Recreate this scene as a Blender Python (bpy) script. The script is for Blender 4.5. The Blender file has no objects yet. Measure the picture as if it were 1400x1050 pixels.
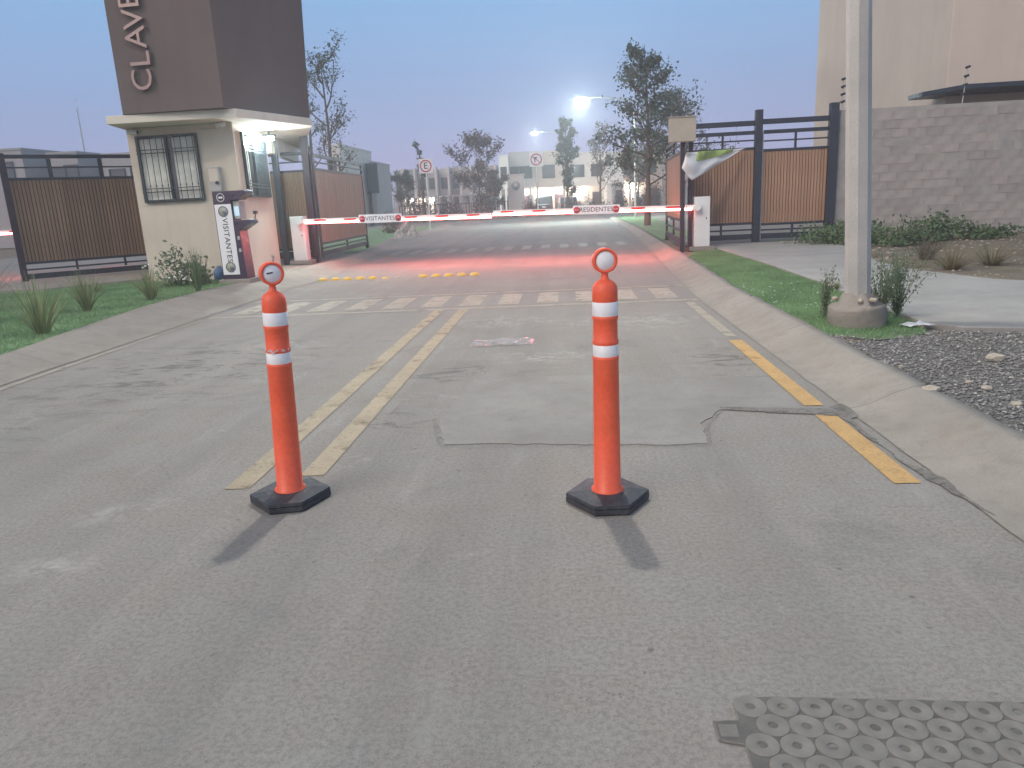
import bpy, bmesh, math, random
import numpy as np
from mathutils import Vector, Matrix
random.seed(7); RNG = np.random.default_rng(7)
scene = bpy.context.scene
C = scene.collection
PI = math.pi

# ------------------------------------------------------------------ camera
F, EYE = 1011.0, 1.45
RM = ((0.9964430300306637, 0.030437481306305674, 0.0785801987464917),
      (0.06892196217763195, 0.2421841170964012, -0.9677792189109155),
      (-0.04848763793891092, 0.9697527587782181, 0.2392248645294635))
cam_d = bpy.data.cameras.new('camera'); cam = bpy.data.objects.new('camera', cam_d); C.objects.link(cam)
cam_d.sensor_width = 36; cam_d.lens = F/1400*36; cam_d.clip_start = 0.05; cam_d.clip_end = 3000
cam.matrix_world = Matrix(RM).to_4x4(); cam.location = (0, 0, EYE)
scene.camera = cam

# ------------------------------------------------------------------ sky, dusk light, exposure
SKY_STRENGTH = 0.1
w = bpy.data.worlds.new('World'); scene.world = w; w.use_nodes = True
nt = w.node_tree; nt.nodes.clear()
def wn(t): return nt.nodes.new(t)
out = wn('ShaderNodeOutputWorld'); bg = wn('ShaderNodeBackground')
sky = wn('ShaderNodeTexSky'); sky.sky_type = 'NISHITA'; sky.sun_disc = False
sky.sun_elevation = math.radians(3.0); sky.sun_rotation = math.radians(200)
tc = wn('ShaderNodeTexCoord'); sep = wn('ShaderNodeSeparateXYZ'); nt.links.new(tc.outputs['Generated'], sep.inputs[0])
ramp = wn('ShaderNodeValToRGB'); nt.links.new(sep.outputs['Z'], ramp.inputs[0])
cr = ramp.color_ramp
SK = [(0.0, (0.258, 0.238, 0.385)), (0.06, (0.228, 0.236, 0.400)), (0.14, (0.166, 0.238, 0.420)),
      (0.28, (0.118, 0.268, 0.455)), (0.55, (0.160, 0.248, 0.362)), (1.0, (0.15, 0.20, 0.28))]
while len(cr.elements) < len(SK): cr.elements.new(0.5)
for e, (p, c) in zip(cr.elements, SK): e.position = p; e.color = (*c, 1)
mix = wn('ShaderNodeMix'); mix.data_type = 'RGBA'; mix.inputs[0].default_value = 0.9
sc_ = wn('ShaderNodeVectorMath'); sc_.operation = 'SCALE'; sc_.inputs['Scale'].default_value = 1.0/SKY_STRENGTH
nt.links.new(ramp.outputs[0], sc_.inputs[0])
nt.links.new(sky.outputs[0], mix.inputs[6]); nt.links.new(sc_.outputs[0], mix.inputs[7])
nt.links.new(mix.outputs[2], bg.inputs[0]); bg.inputs[1].default_value = SKY_STRENGTH
nt.links.new(bg.outputs[0], out.inputs[0])
sun_d = bpy.data.lights.new('sun', 'SUN'); sun = bpy.data.objects.new('sun', sun_d); C.objects.link(sun)
sun_d.energy = 1.1; sun_d.angle = math.radians(40); sun_d.color = (1.0, 0.82, 0.66)     # soft afterglow high behind the camera
sun.rotation_euler = (math.radians(52), 0, math.radians(-42)); sun.location = (0, -10, 30)
scene.view_settings.view_transform = 'Standard'; scene.view_settings.look = 'None'
scene.view_settings.exposure = 0.97; scene.view_settings.gamma = 1.0
try: scene.view_settings.use_curve_mapping = False
except Exception: pass
LAMP_W = 860.0         # the street lamp over the road
HAZE = 0.0032
cy = scene.cycles
try:
    cy.use_denoising = True; cy.max_bounces = 6; cy.diffuse_bounces = 3; cy.glossy_bounces = 3; cy.transmission_bounces = 5
    cy.transparent_max_bounces = 8; cy.volume_bounces = 1; cy.sample_clamp_indirect = 4; cy.caustics_reflective = False; cy.caustics_refractive = False
    cy.volume_step_rate = 4; cy.volume_max_steps = 64
except Exception: pass

# ------------------------------------------------------------------ helpers
def ray(px, py):
    v = Vector((px-700, 525-py, -F)); return Matrix(RM) @ v
def G(px, py, z=0.0):
    r = ray(px, py); t = (z-EYE)/r.z; return Vector((r.x*t, r.y*t, z))
def at(px, py, Y):
    r = ray(px, py); t = Y/r.y; return Vector((r.x*t, Y, EYE+r.z*t))

def tag(o, label=None, cat=None, group=None, kind=None):
    if label: o['label'] = label
    if cat: o['category'] = cat
    if group: o['group'] = group
    if kind: o['kind'] = kind
    return o
def empty(name, loc, rz=0, label=None, cat=None, group=None):
    o = bpy.data.objects.new(name, None); C.objects.link(o); o.location = loc; o.rotation_euler = (0, 0, rz)
    o.empty_display_size = 0.1
    return tag(o, label, cat, group)
def copy_tree(o, parent=None):
    c = o.copy(); C.objects.link(c); c.parent = parent
    for ch in list(o.children): copy_tree(ch, c)
    return c

class MB:
    def __init__(s): s.v = []; s.f = []; s.sm = []
    def add(s, vs, fs, smooth=False):
        b = len(s.v); s.v += [tuple(v) for v in vs]
        for f in fs: s.f.append(tuple(i+b for i in f)); s.sm.append(smooth)
        return s
    def box(s, c, d, rz=0, M=None):
        x, y, z = d[0]/2, d[1]/2, d[2]/2
        vs = [Vector((i*x, j*y, k*z)) for i in (-1, 1) for j in (-1, 1) for k in (-1, 1)]
        R = M if M is not None else Matrix.Rotation(rz, 3, 'Z')
        vs = [R @ v + Vector(c) for v in vs]
        return s.add(vs, [(0,1,3,2), (4,6,7,5), (0,4,5,1), (2,3,7,6), (0,2,6,4), (1,5,7,3)])
    def tube(s, p0, p1, r0, r1=None, n=8, smooth=True, caps=True):
        p0, p1 = Vector(p0), Vector(p1); r1 = r0 if r1 is None else r1
        d = (p1-p0)
        if d.length < 1e-6: return s
        d.normalize(); a = d.orthogonal().normalized(); b = d.cross(a)
        vs = []
        for p, r in ((p0, r0), (p1, r1)):
            for i in range(n):
                t = 2*PI*i/n; vs.append(p + a*math.cos(t)*r + b*math.sin(t)*r)
        s.add(vs, [(i, (i+1) % n, n+(i+1) % n, n+i) for i in range(n)], smooth)
        if caps: s.add(vs[:n], [tuple(reversed(range(n)))]); s.add(vs[n:], [tuple(range(n))])
        return s
    def path(s, pts, r, n=6, r1=None):
        for i in range(len(pts)-1):
            ra = r if r1 is None else r+(r1-r)*i/(len(pts)-1); rb = r if r1 is None else r+(r1-r)*(i+1)/(len(pts)-1)
            s.tube(pts[i], pts[i+1], ra, rb, n)
        return s
    def lathe(s, prof, n=32, c=(0, 0, 0), smooth=True, M=None):
        vs = []
        for r, z in prof:
            for i in range(n):
                t = 2*PI*i/n; v = Vector((r*math.cos(t), r*math.sin(t), z))
                vs.append((M @ v if M is not None else v)+Vector(c))
        fs = []
        for k in range(len(prof)-1):
            for i in range(n):
                j = (i+1) % n; fs.append((k*n+i, k*n+j, (k+1)*n+j, (k+1)*n+i))
        s.add(vs, fs, smooth)
        m = len(prof)-1
        if prof[0] == prof[-1]: return s
        if prof[0][0] > 1e-5: s.add(vs[:n], [tuple(reversed(range(n)))])
        if prof[m][0] > 1e-5: s.add(vs[m*n:], [tuple(range(n))])
        return s
    def prism(s, poly, z0, z1, M=None, c=(0, 0, 0)):
        n = len(poly)
        area = sum(poly[i][0]*poly[(i+1) % n][1]-poly[(i+1) % n][0]*poly[i][1] for i in range(n))
        if area < 0: poly = list(reversed(poly))
        vs = [Vector((p[0], p[1], z0)) for p in poly]+[Vector((p[0], p[1], z1)) for p in poly]
        if M is not None: vs = [M @ v for v in vs]
        vs = [v+Vector(c) for v in vs]
        return s.add(vs, [tuple(reversed(range(n))), tuple(range(n, 2*n))]+[(i, (i+1) % n, n+(i+1) % n, n+i) for i in range(n)])
    def quad(s, a, b, c, d): return s.add([a, b, c, d], [(0, 1, 2, 3)])
    def mesh(s, name, mt):
        me = bpy.data.meshes.new(name); me.from_pydata(s.v, [], s.f); me.update()
        me.polygons.foreach_set('use_smooth', s.sm)
        if mt: me.materials.append(mt)
        return me
    def build(s, name, mt, parent=None, bevel=0, loc=None, rot=None, label=None):
        o = bpy.data.objects.new(name, s.mesh(name, mt)); C.objects.link(o)
        if parent is not None: o.parent = parent
        if loc is not None: o.location = loc
        if rot is not None: o.rotation_euler = rot
        if bevel:
            m = o.modifiers.new('bevel', 'BEVEL'); m.width = bevel; m.segments = 2; m.limit_method = 'ANGLE'; m.angle_limit = math.radians(40)
        if label: o['label'] = label
        return o
XZ = Matrix(((1, 0, 0), (0, 0, -1), (0, 1, 0)))     # a polygon in x,y stands up in x,z and is extruded toward -y

def mesh_np(name, V, Fq, mt, parent=None, kind=None):
    me = bpy.data.meshes.new(name); k = Fq.shape[1]
    me.vertices.add(len(V)); me.vertices.foreach_set('co', V.astype(np.float32).ravel())
    me.loops.add(Fq.size); me.loops.foreach_set('vertex_index', Fq.astype(np.int32).ravel())
    me.polygons.add(len(Fq)); me.polygons.foreach_set('loop_start', np.arange(0, Fq.size, k, dtype=np.int32))
    me.update(calc_edges=True); me.materials.append(mt)
    o = bpy.data.objects.new(name, me); C.objects.link(o)
    if parent is not None: o.parent = parent
    if kind: o['kind'] = kind
    return o

def text(name, s, size, mt, parent, loc, rot, ext=0.002, align='CENTER', spacing=1.0):
    cu = bpy.data.curves.new(name, 'FONT'); cu.body = s; cu.size = size; cu.extrude = ext; cu.align_x = align; cu.align_y = 'CENTER'
    cu.space_character = spacing; cu.resolution_u = 3
    t = bpy.data.objects.new(name+'_tmp', cu); C.objects.link(t)
    me = bpy.data.meshes.new_from_object(t); bpy.data.objects.remove(t); bpy.data.curves.remove(cu)
    me.materials.clear(); me.materials.append(mt); me.name = name
    o = bpy.data.objects.new(name, me); C.objects.link(o); o.parent = parent; o.location = loc; o.rotation_euler = rot
    return o

# ------------------------------------------------------------------ materials
class NM:
    def __init__(s, name, rough=0.8, metal=0.0, spec=0.3):
        s.m = bpy.data.materials.new(name); s.m.use_nodes = True; s.t = s.m.node_tree; s.b = s.t.nodes['Principled BSDF']
        s.b.inputs['Roughness'].default_value = rough; s.b.inputs['Metallic'].default_value = metal
        s.b.inputs['Specular IOR Level'].default_value = spec
        s.co = s.t.nodes.new('ShaderNodeTexCoord').outputs['Object']
    def n(s, t, **k):
        x = s.t.nodes.new(t)
        for a, b in k.items(): setattr(x, a, b)
        return x
    def l(s, a, b): s.t.links.new(a, b)
    def scaled(s, v):
        mp = s.n('ShaderNodeMapping'); mp.inputs['Scale'].default_value = v; s.l(s.co, mp.inputs[0]); return mp.outputs[0]
    def noise(s, scale, detail=4, rough=0.55, vec=None, dist=0):
        x = s.n('ShaderNodeTexNoise'); x.inputs['Scale'].default_value = scale; x.inputs['Detail'].default_value = detail
        x.inputs['Roughness'].default_value = rough; x.inputs['Distortion'].default_value = dist
        s.l(vec if vec is not None else s.co, x.inputs['Vector']); return x.outputs['Fac']
    def vor(s, scale, feature='F1', vec=None, rnd=1.0):
        x = s.n('ShaderNodeTexVoronoi', feature=feature); x.inputs['Scale'].default_value = scale; x.inputs['Randomness'].default_value = rnd
        s.l(vec if vec is not None else s.co, x.inputs['Vector']); return x
    def rng(s, f, a, b, lo=0.0, hi=1.0):
        x = s.n('ShaderNodeMapRange'); x.clamp = True
        for i, v in zip(range(1, 5), (a, b, lo, hi)): x.inputs[i].default_value = v
        s.l(f, x.inputs[0]); return x.outputs[0]
    def math(s, op, a, b=0.5):
        x = s.n('ShaderNodeMath', operation=op)
        for i, v in enumerate((a, b)):
            if isinstance(v, (int, float)): x.inputs[i].default_value = v
            else: s.l(v, x.inputs[i])
        return x.outputs[0]
    def mix(s, f, a, b, mode='MIX'):
        x = s.n('ShaderNodeMix', data_type='RGBA', blend_type=mode)
        if isinstance(f, (int, float)): x.inputs[0].default_value = f
        else: s.l(f, x.inputs[0])
        for i, v in ((6, a), (7, b)):
            if isinstance(v, tuple): x.inputs[i].default_value = (*v[:3], 1)
            else: s.l(v, x.inputs[i])
        return x.outputs[2]
    def col(s, c):
        if isinstance(c, tuple): s.b.inputs['Base Color'].default_value = (*c[:3], 1)
        else: s.l(c, s.b.inputs['Base Color'])
        return s
    def bump(s, f, strength=0.3, dist=0.01):
        x = s.n('ShaderNodeBump'); x.inputs['Strength'].default_value = strength; x.inputs['Distance'].default_value = dist
        s.l(f, x.inputs['Height']); s.l(x.outputs[0], s.b.inputs['Normal']); return s

def simple(name, c, rough=0.7, var=0.15, scale=6.0, metal=0.0, spec=0.3, bump=0.15, fine=60.0, rnd=0.0):
    m = NM(name, rough, metal, spec)
    lo = tuple(x*(1-var) for x in c); hi = tuple(min(1, x*(1+var)) for x in c)
    k = m.mix(m.rng(m.noise(scale, 5), 0.3, 0.7), lo, hi)
    k = m.mix(m.rng(m.noise(fine, 2), 0.35, 0.7, 0, 0.25), k, tuple(x*0.6 for x in c))
    if rnd:
        oi = m.n('ShaderNodeObjectInfo').outputs['Random']
        k = m.mix(m.rng(oi, 0, 1, 0, rnd), k, tuple(x*0.45 for x in c))
    if 'stucco' in name:
        st = m.noise(1.0, 5, 0.65, m.scaled((3.5, 3.5, 0.22))); k = m.mix(m.rng(st, 0.5, 0.75, 0, 0.28), k, tuple(x*0.68 for x in c))
        k = m.mix(m.rng(m.noise(0.7, 4, 0.6), 0.45, 0.75, 0, 0.3), k, tuple(min(1, x*1.15+0.01) for x in c))
    if 'rubber' in name:
        k = m.mix(m.rng(m.noise(22, 6, 0.7), 0.5, 0.7, 0, 0.35), k, (0.16, 0.155, 0.15)); k = m.mix(m.rng(m.noise(1.0, 5, 0.7, m.scaled((30, 30, 140))), 0.55, 0.7, 0, 0.4), k, (0.14, 0.135, 0.13))
    if 'orange' in name:
        st = m.noise(1.0, 6, 0.75, m.scaled((60, 60, 9))); k = m.mix(m.rng(st, 0.56, 0.72, 0, 0.35), k, (0.42, 0.22, 0.15))
        k = m.mix(m.rng(m.noise(5, 4), 0.5, 0.8, 0, 0.25), k, (0.75, 0.22, 0.12))
    m.col(k)
    r = m.rng(m.noise(scale*2, 3), 0.3, 0.7, max(0, rough-0.1), min(1, rough+0.12)); m.l(r, m.b.inputs['Roughness'])
    if bump: m.bump(m.noise(fine, 3), bump, 0.004)
    return m.m
def emit(name, c, strength, base=(0.8, 0.8, 0.8)):
    m = NM(name, 0.4); m.col(base); m.b.inputs['Emission Color'].default_value = (*c, 1); m.b.inputs['Emission Strength'].default_value = strength
    return m.m

def asphalt():
    m = NM('aged_asphalt', 0.88, 0, 0.25)
    big = m.noise(0.35, 6, 0.6); mid = m.noise(2.2, 6, 0.65); fine = m.noise(48, 5, 0.75); grit = m.vor(150)
    k = m.mix(m.rng(big, 0.32, 0.68), (0.256, 0.229, 0.200), (0.326, 0.293, 0.256))
    k = m.mix(m.rng(mid, 0.36, 0.66, 0, 0.75), k, (0.30, 0.292, 0.268))
    k = m.mix(m.rng(m.noise(1.1, 5, 0.7, dist=0.6), 0.56, 0.72, 0, 0.45), k, (0.13, 0.13, 0.125))
    k = m.mix(m.rng(fine, 0.42, 0.60, 0, 0.45), k, (0.12, 0.117, 0.108))
    k = m.mix(m.rng(grit.outputs['Distance'], 0.10, 0.34, 0.5, 0), k, (0.42, 0.40, 0.365))
    # scattered dark aggregate pits and oil drops
    sp = m.vor(9.0); k = m.mix(m.math('MULTIPLY', m.rng(sp.outputs['Distance'], 0.05, 0.13, 0.6, 0), m.rng(m.noise(1.3, 3), 0.5, 0.62)), k, (0.06, 0.06, 0.06))
    sp = m.vor(38.0); k = m.mix(m.math('MULTIPLY', m.rng(sp.outputs['Distance'], 0.08, 0.2, 0.55, 0), m.rng(m.noise(4, 3), 0.5, 0.6)), k, (0.07, 0.07, 0.068))
    # tyre lanes: streaks that run along the road
    st = m.noise(1.0, 4, 0.6, m.scaled((2.0, 0.06, 1))); k = m.mix(m.rng(st, 0.45, 0.7, 0, 0.35), k, (0.15, 0.15, 0.148))
    st = m.noise(1.0, 5, 0.7, m.scaled((5.0, 0.9, 1))); k = m.mix(m.rng(st, 0.58, 0.75, 0, 0.4), k, (0.36, 0.35, 0.325))
    # dusty streaks
    du = m.noise(1.0, 6, 0.7, m.scaled((1.1, 2.4, 1)), 0.8); k = m.mix(m.rng(du, 0.63, 0.76, 0, 0.55), k, (0.46, 0.44, 0.40))
    # hairline cracks
    cv = m.n('ShaderNodeTexNoise'); cv.inputs['Scale'].default_value = 1.6; cv.inputs['Detail'].default_value = 5; m.l(m.co, cv.inputs['Vector'])
    off = m.n('ShaderNodeVectorMath', operation='ADD'); m.l(m.co, off.inputs[0]); m.l(cv.outputs['Color'], off.inputs[1])
    cr_ = m.vor(0.42, 'DISTANCE_TO_EDGE', off.outputs[0])
    k = m.mix(m.math('MULTIPLY', m.rng(cr_.outputs['Distance'], 0.0, 0.004, 0.3, 0), m.rng(m.noise(0.8, 3), 0.5, 0.62)), k, (0.07, 0.07, 0.07))
    def spot(cx, cy_, rx, ry, rot=0.0):
        mp = m.n('ShaderNodeMapping'); mp.vector_type = 'TEXTURE'; mp.inputs['Location'].default_value = (cx, cy_, 0); mp.inputs['Rotation'].default_value = (0, 0, rot); mp.inputs['Scale'].default_value = (rx, ry, 1e3)
        m.l(m.co, mp.inputs[0]); ln = m.n('ShaderNodeVectorMath', operation='LENGTH'); m.l(mp.outputs[0], ln.inputs[0]); return m.rng(ln.outputs['Value'], 0.2, 1.0, 1, 0)
    def mx(L):
        a = L[0]
        for b in L[1:]: a = m.math('MAXIMUM', a, b)
        return a
    n1 = m.noise(7, 6, 0.7, dist=0.8); n2 = m.noise(1.0, 6, 0.7, m.scaled((2.6, 5.5, 1)), 1.0)
    pale = mx([spot(-2.32, 3.38, .30, .16, .5), spot(-2.27, 2.80, .26, .16, .3), spot(-0.3, 6.9, .7, .35), spot(0.8, 8.8, 1.1, .7), spot(-0.7, 9.1, .9, .5), spot(-3.3, 8.0, .8, .4), spot(-2.6, 6.4, .4, .3)])
    k = m.mix(m.math('MULTIPLY', pale, m.rng(m.math('ADD', n1, m.math('MULTIPLY', n2, 0.5)), 0.72, 0.92, 0, 0.75)), k, (0.44, 0.42, 0.385))
    dark = mx([spot(-3.9, 6.9, 1.9, 2.4, -0.35), spot(-4.6, 4.6, 1.2, 1.2), spot(-1.15, 4.9, .5, .4), spot(-1.0, 6.3, .6, .6), spot(1.4, 6.5, .5, 1.2)])
    k = m.mix(m.math('MULTIPLY', dark, m.rng(n2, 0.50, 0.62, 0, 0.85)), k, (0.115, 0.11, 0.102))
    m.col(k); h = m.math('ADD', m.math('MULTIPLY', fine, 0.5), m.rng(grit.outputs['Distance'], 0, 0.5, 1, 0)); m.bump(h, 0.35, 0.004)
    return m.m
def concrete(name, c, streak=0.3, joint=None, fine=90):
    m = NM(name, 0.9, 0, 0.2)
    k = m.mix(m.rng(m.noise(1.3, 6, 0.65), 0.3, 0.7), tuple(x*0.82 for x in c), tuple(x*1.12 for x in c))
    k = m.mix(m.rng(m.noise(6, 6, 0.7, dist=0.7), 0.5, 0.72, 0, streak), k, tuple(x*0.55 for x in c))
    k = m.mix(m.rng(m.noise(3.1, 5, 0.6), 0.58, 0.74, 0, streak), k, (0.26, 0.20, 0.15))
    k = m.mix(m.rng(m.noise(fine, 2), 0.4, 0.65, 0, 0.25), k, tuple(x*0.6 for x in c))
    sp = m.vor(26.0); k = m.mix(m.rng(sp.outputs['Distance'], 0.05, 0.13, 0.5, 0), k, tuple(x*0.4 for x in c))
    if joint:
        sy = m.n('ShaderNodeSeparateXYZ'); m.l(m.co, sy.inputs[0]); ph = m.math('FRACT', m.math('DIVIDE', m.math('ADD', sy.outputs['Y'], m.math('MULTIPLY', m.noise(6, 3), 0.04)), joint))
        k = m.mix(m.rng(ph, 0.0, 0.006, 0.8, 0), k, tuple(x*0.25 for x in c))
    m.col(k); m.bump(m.math('ADD', m.noise(fine, 3), m.noise(9, 4)), 0.4, 0.008); return m.m
def paint(name, c, wear=0.5):
    m = NM(name, 0.7, 0, 0.3)
    k = m.mix(m.rng(m.noise(5, 5), 0.3, 0.7), tuple(x*0.8 for x in c), c)
    k = m.mix(m.rng(m.noise(60, 3), 0.45, 0.7, 0, 0.4), k, (0.22, 0.2, 0.17)); m.col(k)
    tr = m.n('ShaderNodeBsdfTransparent'); mx = m.n('ShaderNodeMixShader')
    a = m.math('ADD', m.rng(m.noise(4.0, 6, 0.72), 0.66-wear*0.22, 0.95-wear*0.2), m.rng(m.noise(45, 4, 0.7), 0.62-wear*0.1, 0.80, 0, 0.7))
    f = m.math('MINIMUM', a, 1.0)
    m.l(f, mx.inputs[0]); m.l(m.b.outputs[0], mx.inputs[1]); m.l(tr.outputs[0], mx.inputs[2])
    m.l(mx.outputs[0], m.t.nodes['Material Output'].inputs[0]); return m.m
def wood(name, c):
    m = NM(name, 0.55, 0, 0.3)
    g = m.noise(1.0, 6, 0.65, m.scaled((40, 40, 1.6)))
    k = m.mix(m.rng(g, 0.3, 0.7), tuple(x*0.72 for x in c), tuple(x*1.18 for x in c))
    oi = m.n('ShaderNodeObjectInfo').outputs['Random']
    k = m.mix(m.rng(oi, 0, 1, 0, 0.45), k, tuple(x*0.55 for x in c))
    m.col(k); m.bump(g, 0.2, 0.003); return m.m
def foliage(name, c, c2, trans=0.25):
    m = NM(name, 0.6, 0, 0.25)
    ri = m.n('ShaderNodeNewGeometry').outputs['Random Per Island']
    k = m.mix(ri, c, c2); k = m.mix(m.rng(m.noise(1.4, 3), 0.35, 0.65, 0, 0.5), k, tuple(x*0.55 for x in c))
    m.col(k)
    m.b.inputs['Subsurface Weight'].default_value = 0
    tl = m.n('ShaderNodeBsdfTranslucent'); m.l(k, tl.inputs[0]); mx = m.n('ShaderNodeMixShader'); mx.inputs[0].default_value = trans
    m.l(m.b.outputs[0], mx.inputs[1]); m.l(tl.outputs[0], mx.inputs[2]); m.l(mx.outputs[0], m.t.nodes['Material Output'].inputs[0])
    return m.m

M = {}
M['asphalt'] = asphalt()
M['paving'] = concrete('paving_concrete', (0.30, 0.275, 0.24), 0.35)
M['kerb'] = concrete('kerb_concrete', (0.31, 0.282, 0.245), 0.45, 2.45)
M['patch'] = concrete('patch_concrete', (0.285, 0.272, 0.248), 0.3)
M['slab'] = concrete('walk_concrete', (0.36, 0.35, 0.325), 0.25)
M['footing'] = concrete('footing_concrete', (0.28, 0.25, 0.22), 0.6)
M['block'] = simple('concrete_block', (0.38, 0.345, 0.315), 0.95, 0.2, 3.0, fine=45, bump=0.5, rnd=0.3)
M['mortar'] = simple('mortar', (0.36, 0.335, 0.31), 0.95, 0.15, 4.0, bump=0.4)
M['dirt'] = NM('dry_dirt', 0.95, 0, 0.1)
_m = M['dirt']; _k = _m.mix(_m.rng(_m.noise(0.9, 7, 0.65), 0.35, 0.65), (0.17, 0.14, 0.10), (0.27, 0.235, 0.18))
_k = _m.mix(_m.rng(_m.noise(2.5, 5, 0.7), 0.55, 0.7, 0, 0.7), _k, (0.14, 0.14, 0.075)); _k = _m.mix(_m.rng(_m.noise(40, 4), 0.4, 0.65, 0, 0.5), _k, (0.1, 0.08, 0.06))
_m.col(_k).bump(_m.noise(14, 6), 0.7, 0.03); M['dirt'] = _m.m
_m = NM('crushed_gravel_bed', 0.95, 0, 0.15); _v = _m.vor(55.0)
_k = _m.mix(_m.rng(_v.outputs['Color'], 0, 1), (0.14, 0.135, 0.13), (0.24, 0.235, 0.22)); _k = _m.mix(_m.rng(_m.noise(2, 5), 0.45, 0.7, 0, 0.6), _k, (0.15, 0.13, 0.11))
_m.col(_k).bump(_v.outputs['Distance'], 0.9, 0.02); M['gravel'] = _m.m
_m = NM('gravel_stone', 0.9, 0, 0.2); _ri = _m.n('ShaderNodeNewGeometry').outputs['Random Per Island']
_k = _m.mix(_ri, (0.15, 0.148, 0.145), (0.34, 0.33, 0.31)); _k = _m.mix(_m.rng(_ri, 0.93, 0.96), _k, (0.46, 0.44, 0.40)); _m.col(_k); M['stone'] = _m.m
M['pebble'] = simple('pale_stone', (0.42, 0.37, 0.30), 0.9, 0.2, 12)
M['turf'] = simple('turf_base', (0.18, 0.27, 0.14), 0.95, 0.3, 2.5, bump=0.8, fine=120)
M['grass'] = foliage('turf_blade', (0.19, 0.33, 0.15), (0.32, 0.46, 0.25), 0.3)
M['weed'] = foliage('weed_leaf', (0.13, 0.19, 0.11), (0.24, 0.30, 0.18))
M['bush'] = foliage('bush_leaf', (0.11, 0.175, 0.09), (0.20, 0.27, 0.145))
M['straw'] = foliage('dry_weed', (0.22, 0.19, 0.11), (0.32, 0.28, 0.17))
M['reed'] = foliage('ornamental_grass_blade', (0.17, 0.23, 0.10), (0.38, 0.39, 0.22))
M['leaf_tree'] = foliage('tree_leaf', (0.085, 0.115, 0.075), (0.16, 0.19, 0.12))
M['leaf_brown'] = foliage('autumn_tree_leaf', (0.15, 0.105, 0.085), (0.16, 0.15, 0.10))
M['hedge'] = foliage('hedge_leaf', (0.045, 0.035, 0.035), (0.085, 0.06, 0.05), 0.1)
M['bark'] = simple('bark', (0.13, 0.105, 0.085), 0.95, 0.25, 8)
M['flower'] = simple('white_petal', (0.8, 0.78, 0.72), 0.7, 0.05)
M['yellow'] = paint('faded_yellow_paint', (0.42, 0.345, 0.235), 0.6)
M['yellow2'] = paint('orange_yellow_paint', (0.58, 0.36, 0.14), 0.45)
M['crackdark'] = simple('crack_grit', (0.225, 0.208, 0.187), 0.95, 0.3, 20, bump=0)  # grey grit colour of the pavement cracks and the manhole rim
M['cream'] = paint('faded_cream_paint', (0.40, 0.355, 0.285), 0.55)
M['white_worn'] = paint('chalky_scuff', (0.36, 0.345, 0.315), 1.3)
M['tar'] = paint('dark_tar_stain', (0.225, 0.208, 0.187), 1.0)
M['orange'] = simple('orange_plastic', (0.95, 0.13, 0.055), 0.45, 0.10, 7, spec=0.5, bump=0.05)
M['orange_dull'] = simple('orange_plastic_scuffed', (0.80, 0.12, 0.06), 0.6, 0.12, 20)
M['reflect'] = simple('white_reflective_sheet', (0.92, 0.91, 0.90), 0.35, 0.06, 30, spec=0.6, bump=0.03)
M['scuff'] = simple('scuffed_reflective_sheet', (0.66, 0.50, 0.48), 0.6, 0.35, 55, bump=0.1)
M['rubber'] = simple('black_rubber', (0.040, 0.043, 0.052), 0.6, 0.3, 14, spec=0.45, bump=0.35)
M['steel_black'] = simple('black_painted_steel', (0.028, 0.035, 0.050), 0.45, 0.2, 5, spec=0.5)
M['steel_plum'] = simple('dark_plum_painted_steel', (0.045, 0.03, 0.045), 0.5, 0.2, 5, spec=0.4)
M['wood'] = wood('wood_slat', (0.43, 0.26, 0.17))
M['wood_dark'] = wood('weathered_wood_slat', (0.29, 0.19, 0.125))
M['booth'] = simple('cream_stucco', (0.60, 0.535, 0.44), 0.92, 0.07, 1.6, bump=0.3, fine=80)
M['trim'] = simple('pale_stucco_trim', (0.66, 0.61, 0.52), 0.9, 0.08, 2, bump=0.2)
M['tower'] = simple('brown_stucco', (0.135, 0.105, 0.098), 0.9, 0.10, 0.9, bump=0.35, fine=60)
M['beige'] = simple('beige_stucco', (0.58, 0.49, 0.41), 0.92, 0.05, 0.6, bump=0.3, fine=70)
M['beige2'] = simple('light_beige_stucco', (0.62, 0.52, 0.43), 0.92, 0.05, 0.6, bump=0.3, fine=70)
M['letter'] = simple('brushed_metal_letter', (0.34, 0.25, 0.22), 0.35, 0.1, 30, metal=0.7)
M['frame'] = simple('black_window_frame', (0.02, 0.035, 0.04), 0.4, 0.1, 8, spec=0.5)
_m = NM('window_glass', 0.08, 0, 0.8); _m.col((0.05, 0.065, 0.065)); M['glass'] = _m.m
M['curtain'] = simple('pale_curtain', (0.66, 0.66, 0.60), 0.9, 0.2, 5)
M['white'] = simple('white_enamel', (0.72, 0.72, 0.70), 0.5, 0.06, 4, spec=0.4, bump=0.04)
M['armwhite'] = simple('white_arm_paint', (0.80, 0.76, 0.74), 0.5, 0.04, 4)
M['armred'] = simple('red_reflective_stripe', (0.62, 0.02, 0.03), 0.4, 0.05, 9)
M['black'] = simple('black_print', (0.02, 0.02, 0.025), 0.6, 0.05, 9, bump=0)
M['redprint'] = simple('red_print', (0.55, 0.03, 0.04), 0.5, 0.05, 9, bump=0)
M['galv'] = simple('galvanised_steel', (0.47, 0.45, 0.42), 0.65, 0.12, 3, metal=0.1, spec=0.4, bump=0.1)
M['plum'] = simple('plum_enamel', (0.045, 0.03, 0.06), 0.35, 0.1, 5, spec=0.5)
M['signwhite'] = simple('white_sign_face', (0.80, 0.80, 0.82), 0.4, 0.03, 5, bump=0.02)
M['greyprint'] = simple('grey_blue_print', (0.16, 0.19, 0.24), 0.5, 0.2, 20, bump=0)
M['paleprint'] = simple('pale_khaki_print', (0.40, 0.40, 0.32), 0.5, 0.2, 20, bump=0)
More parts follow.
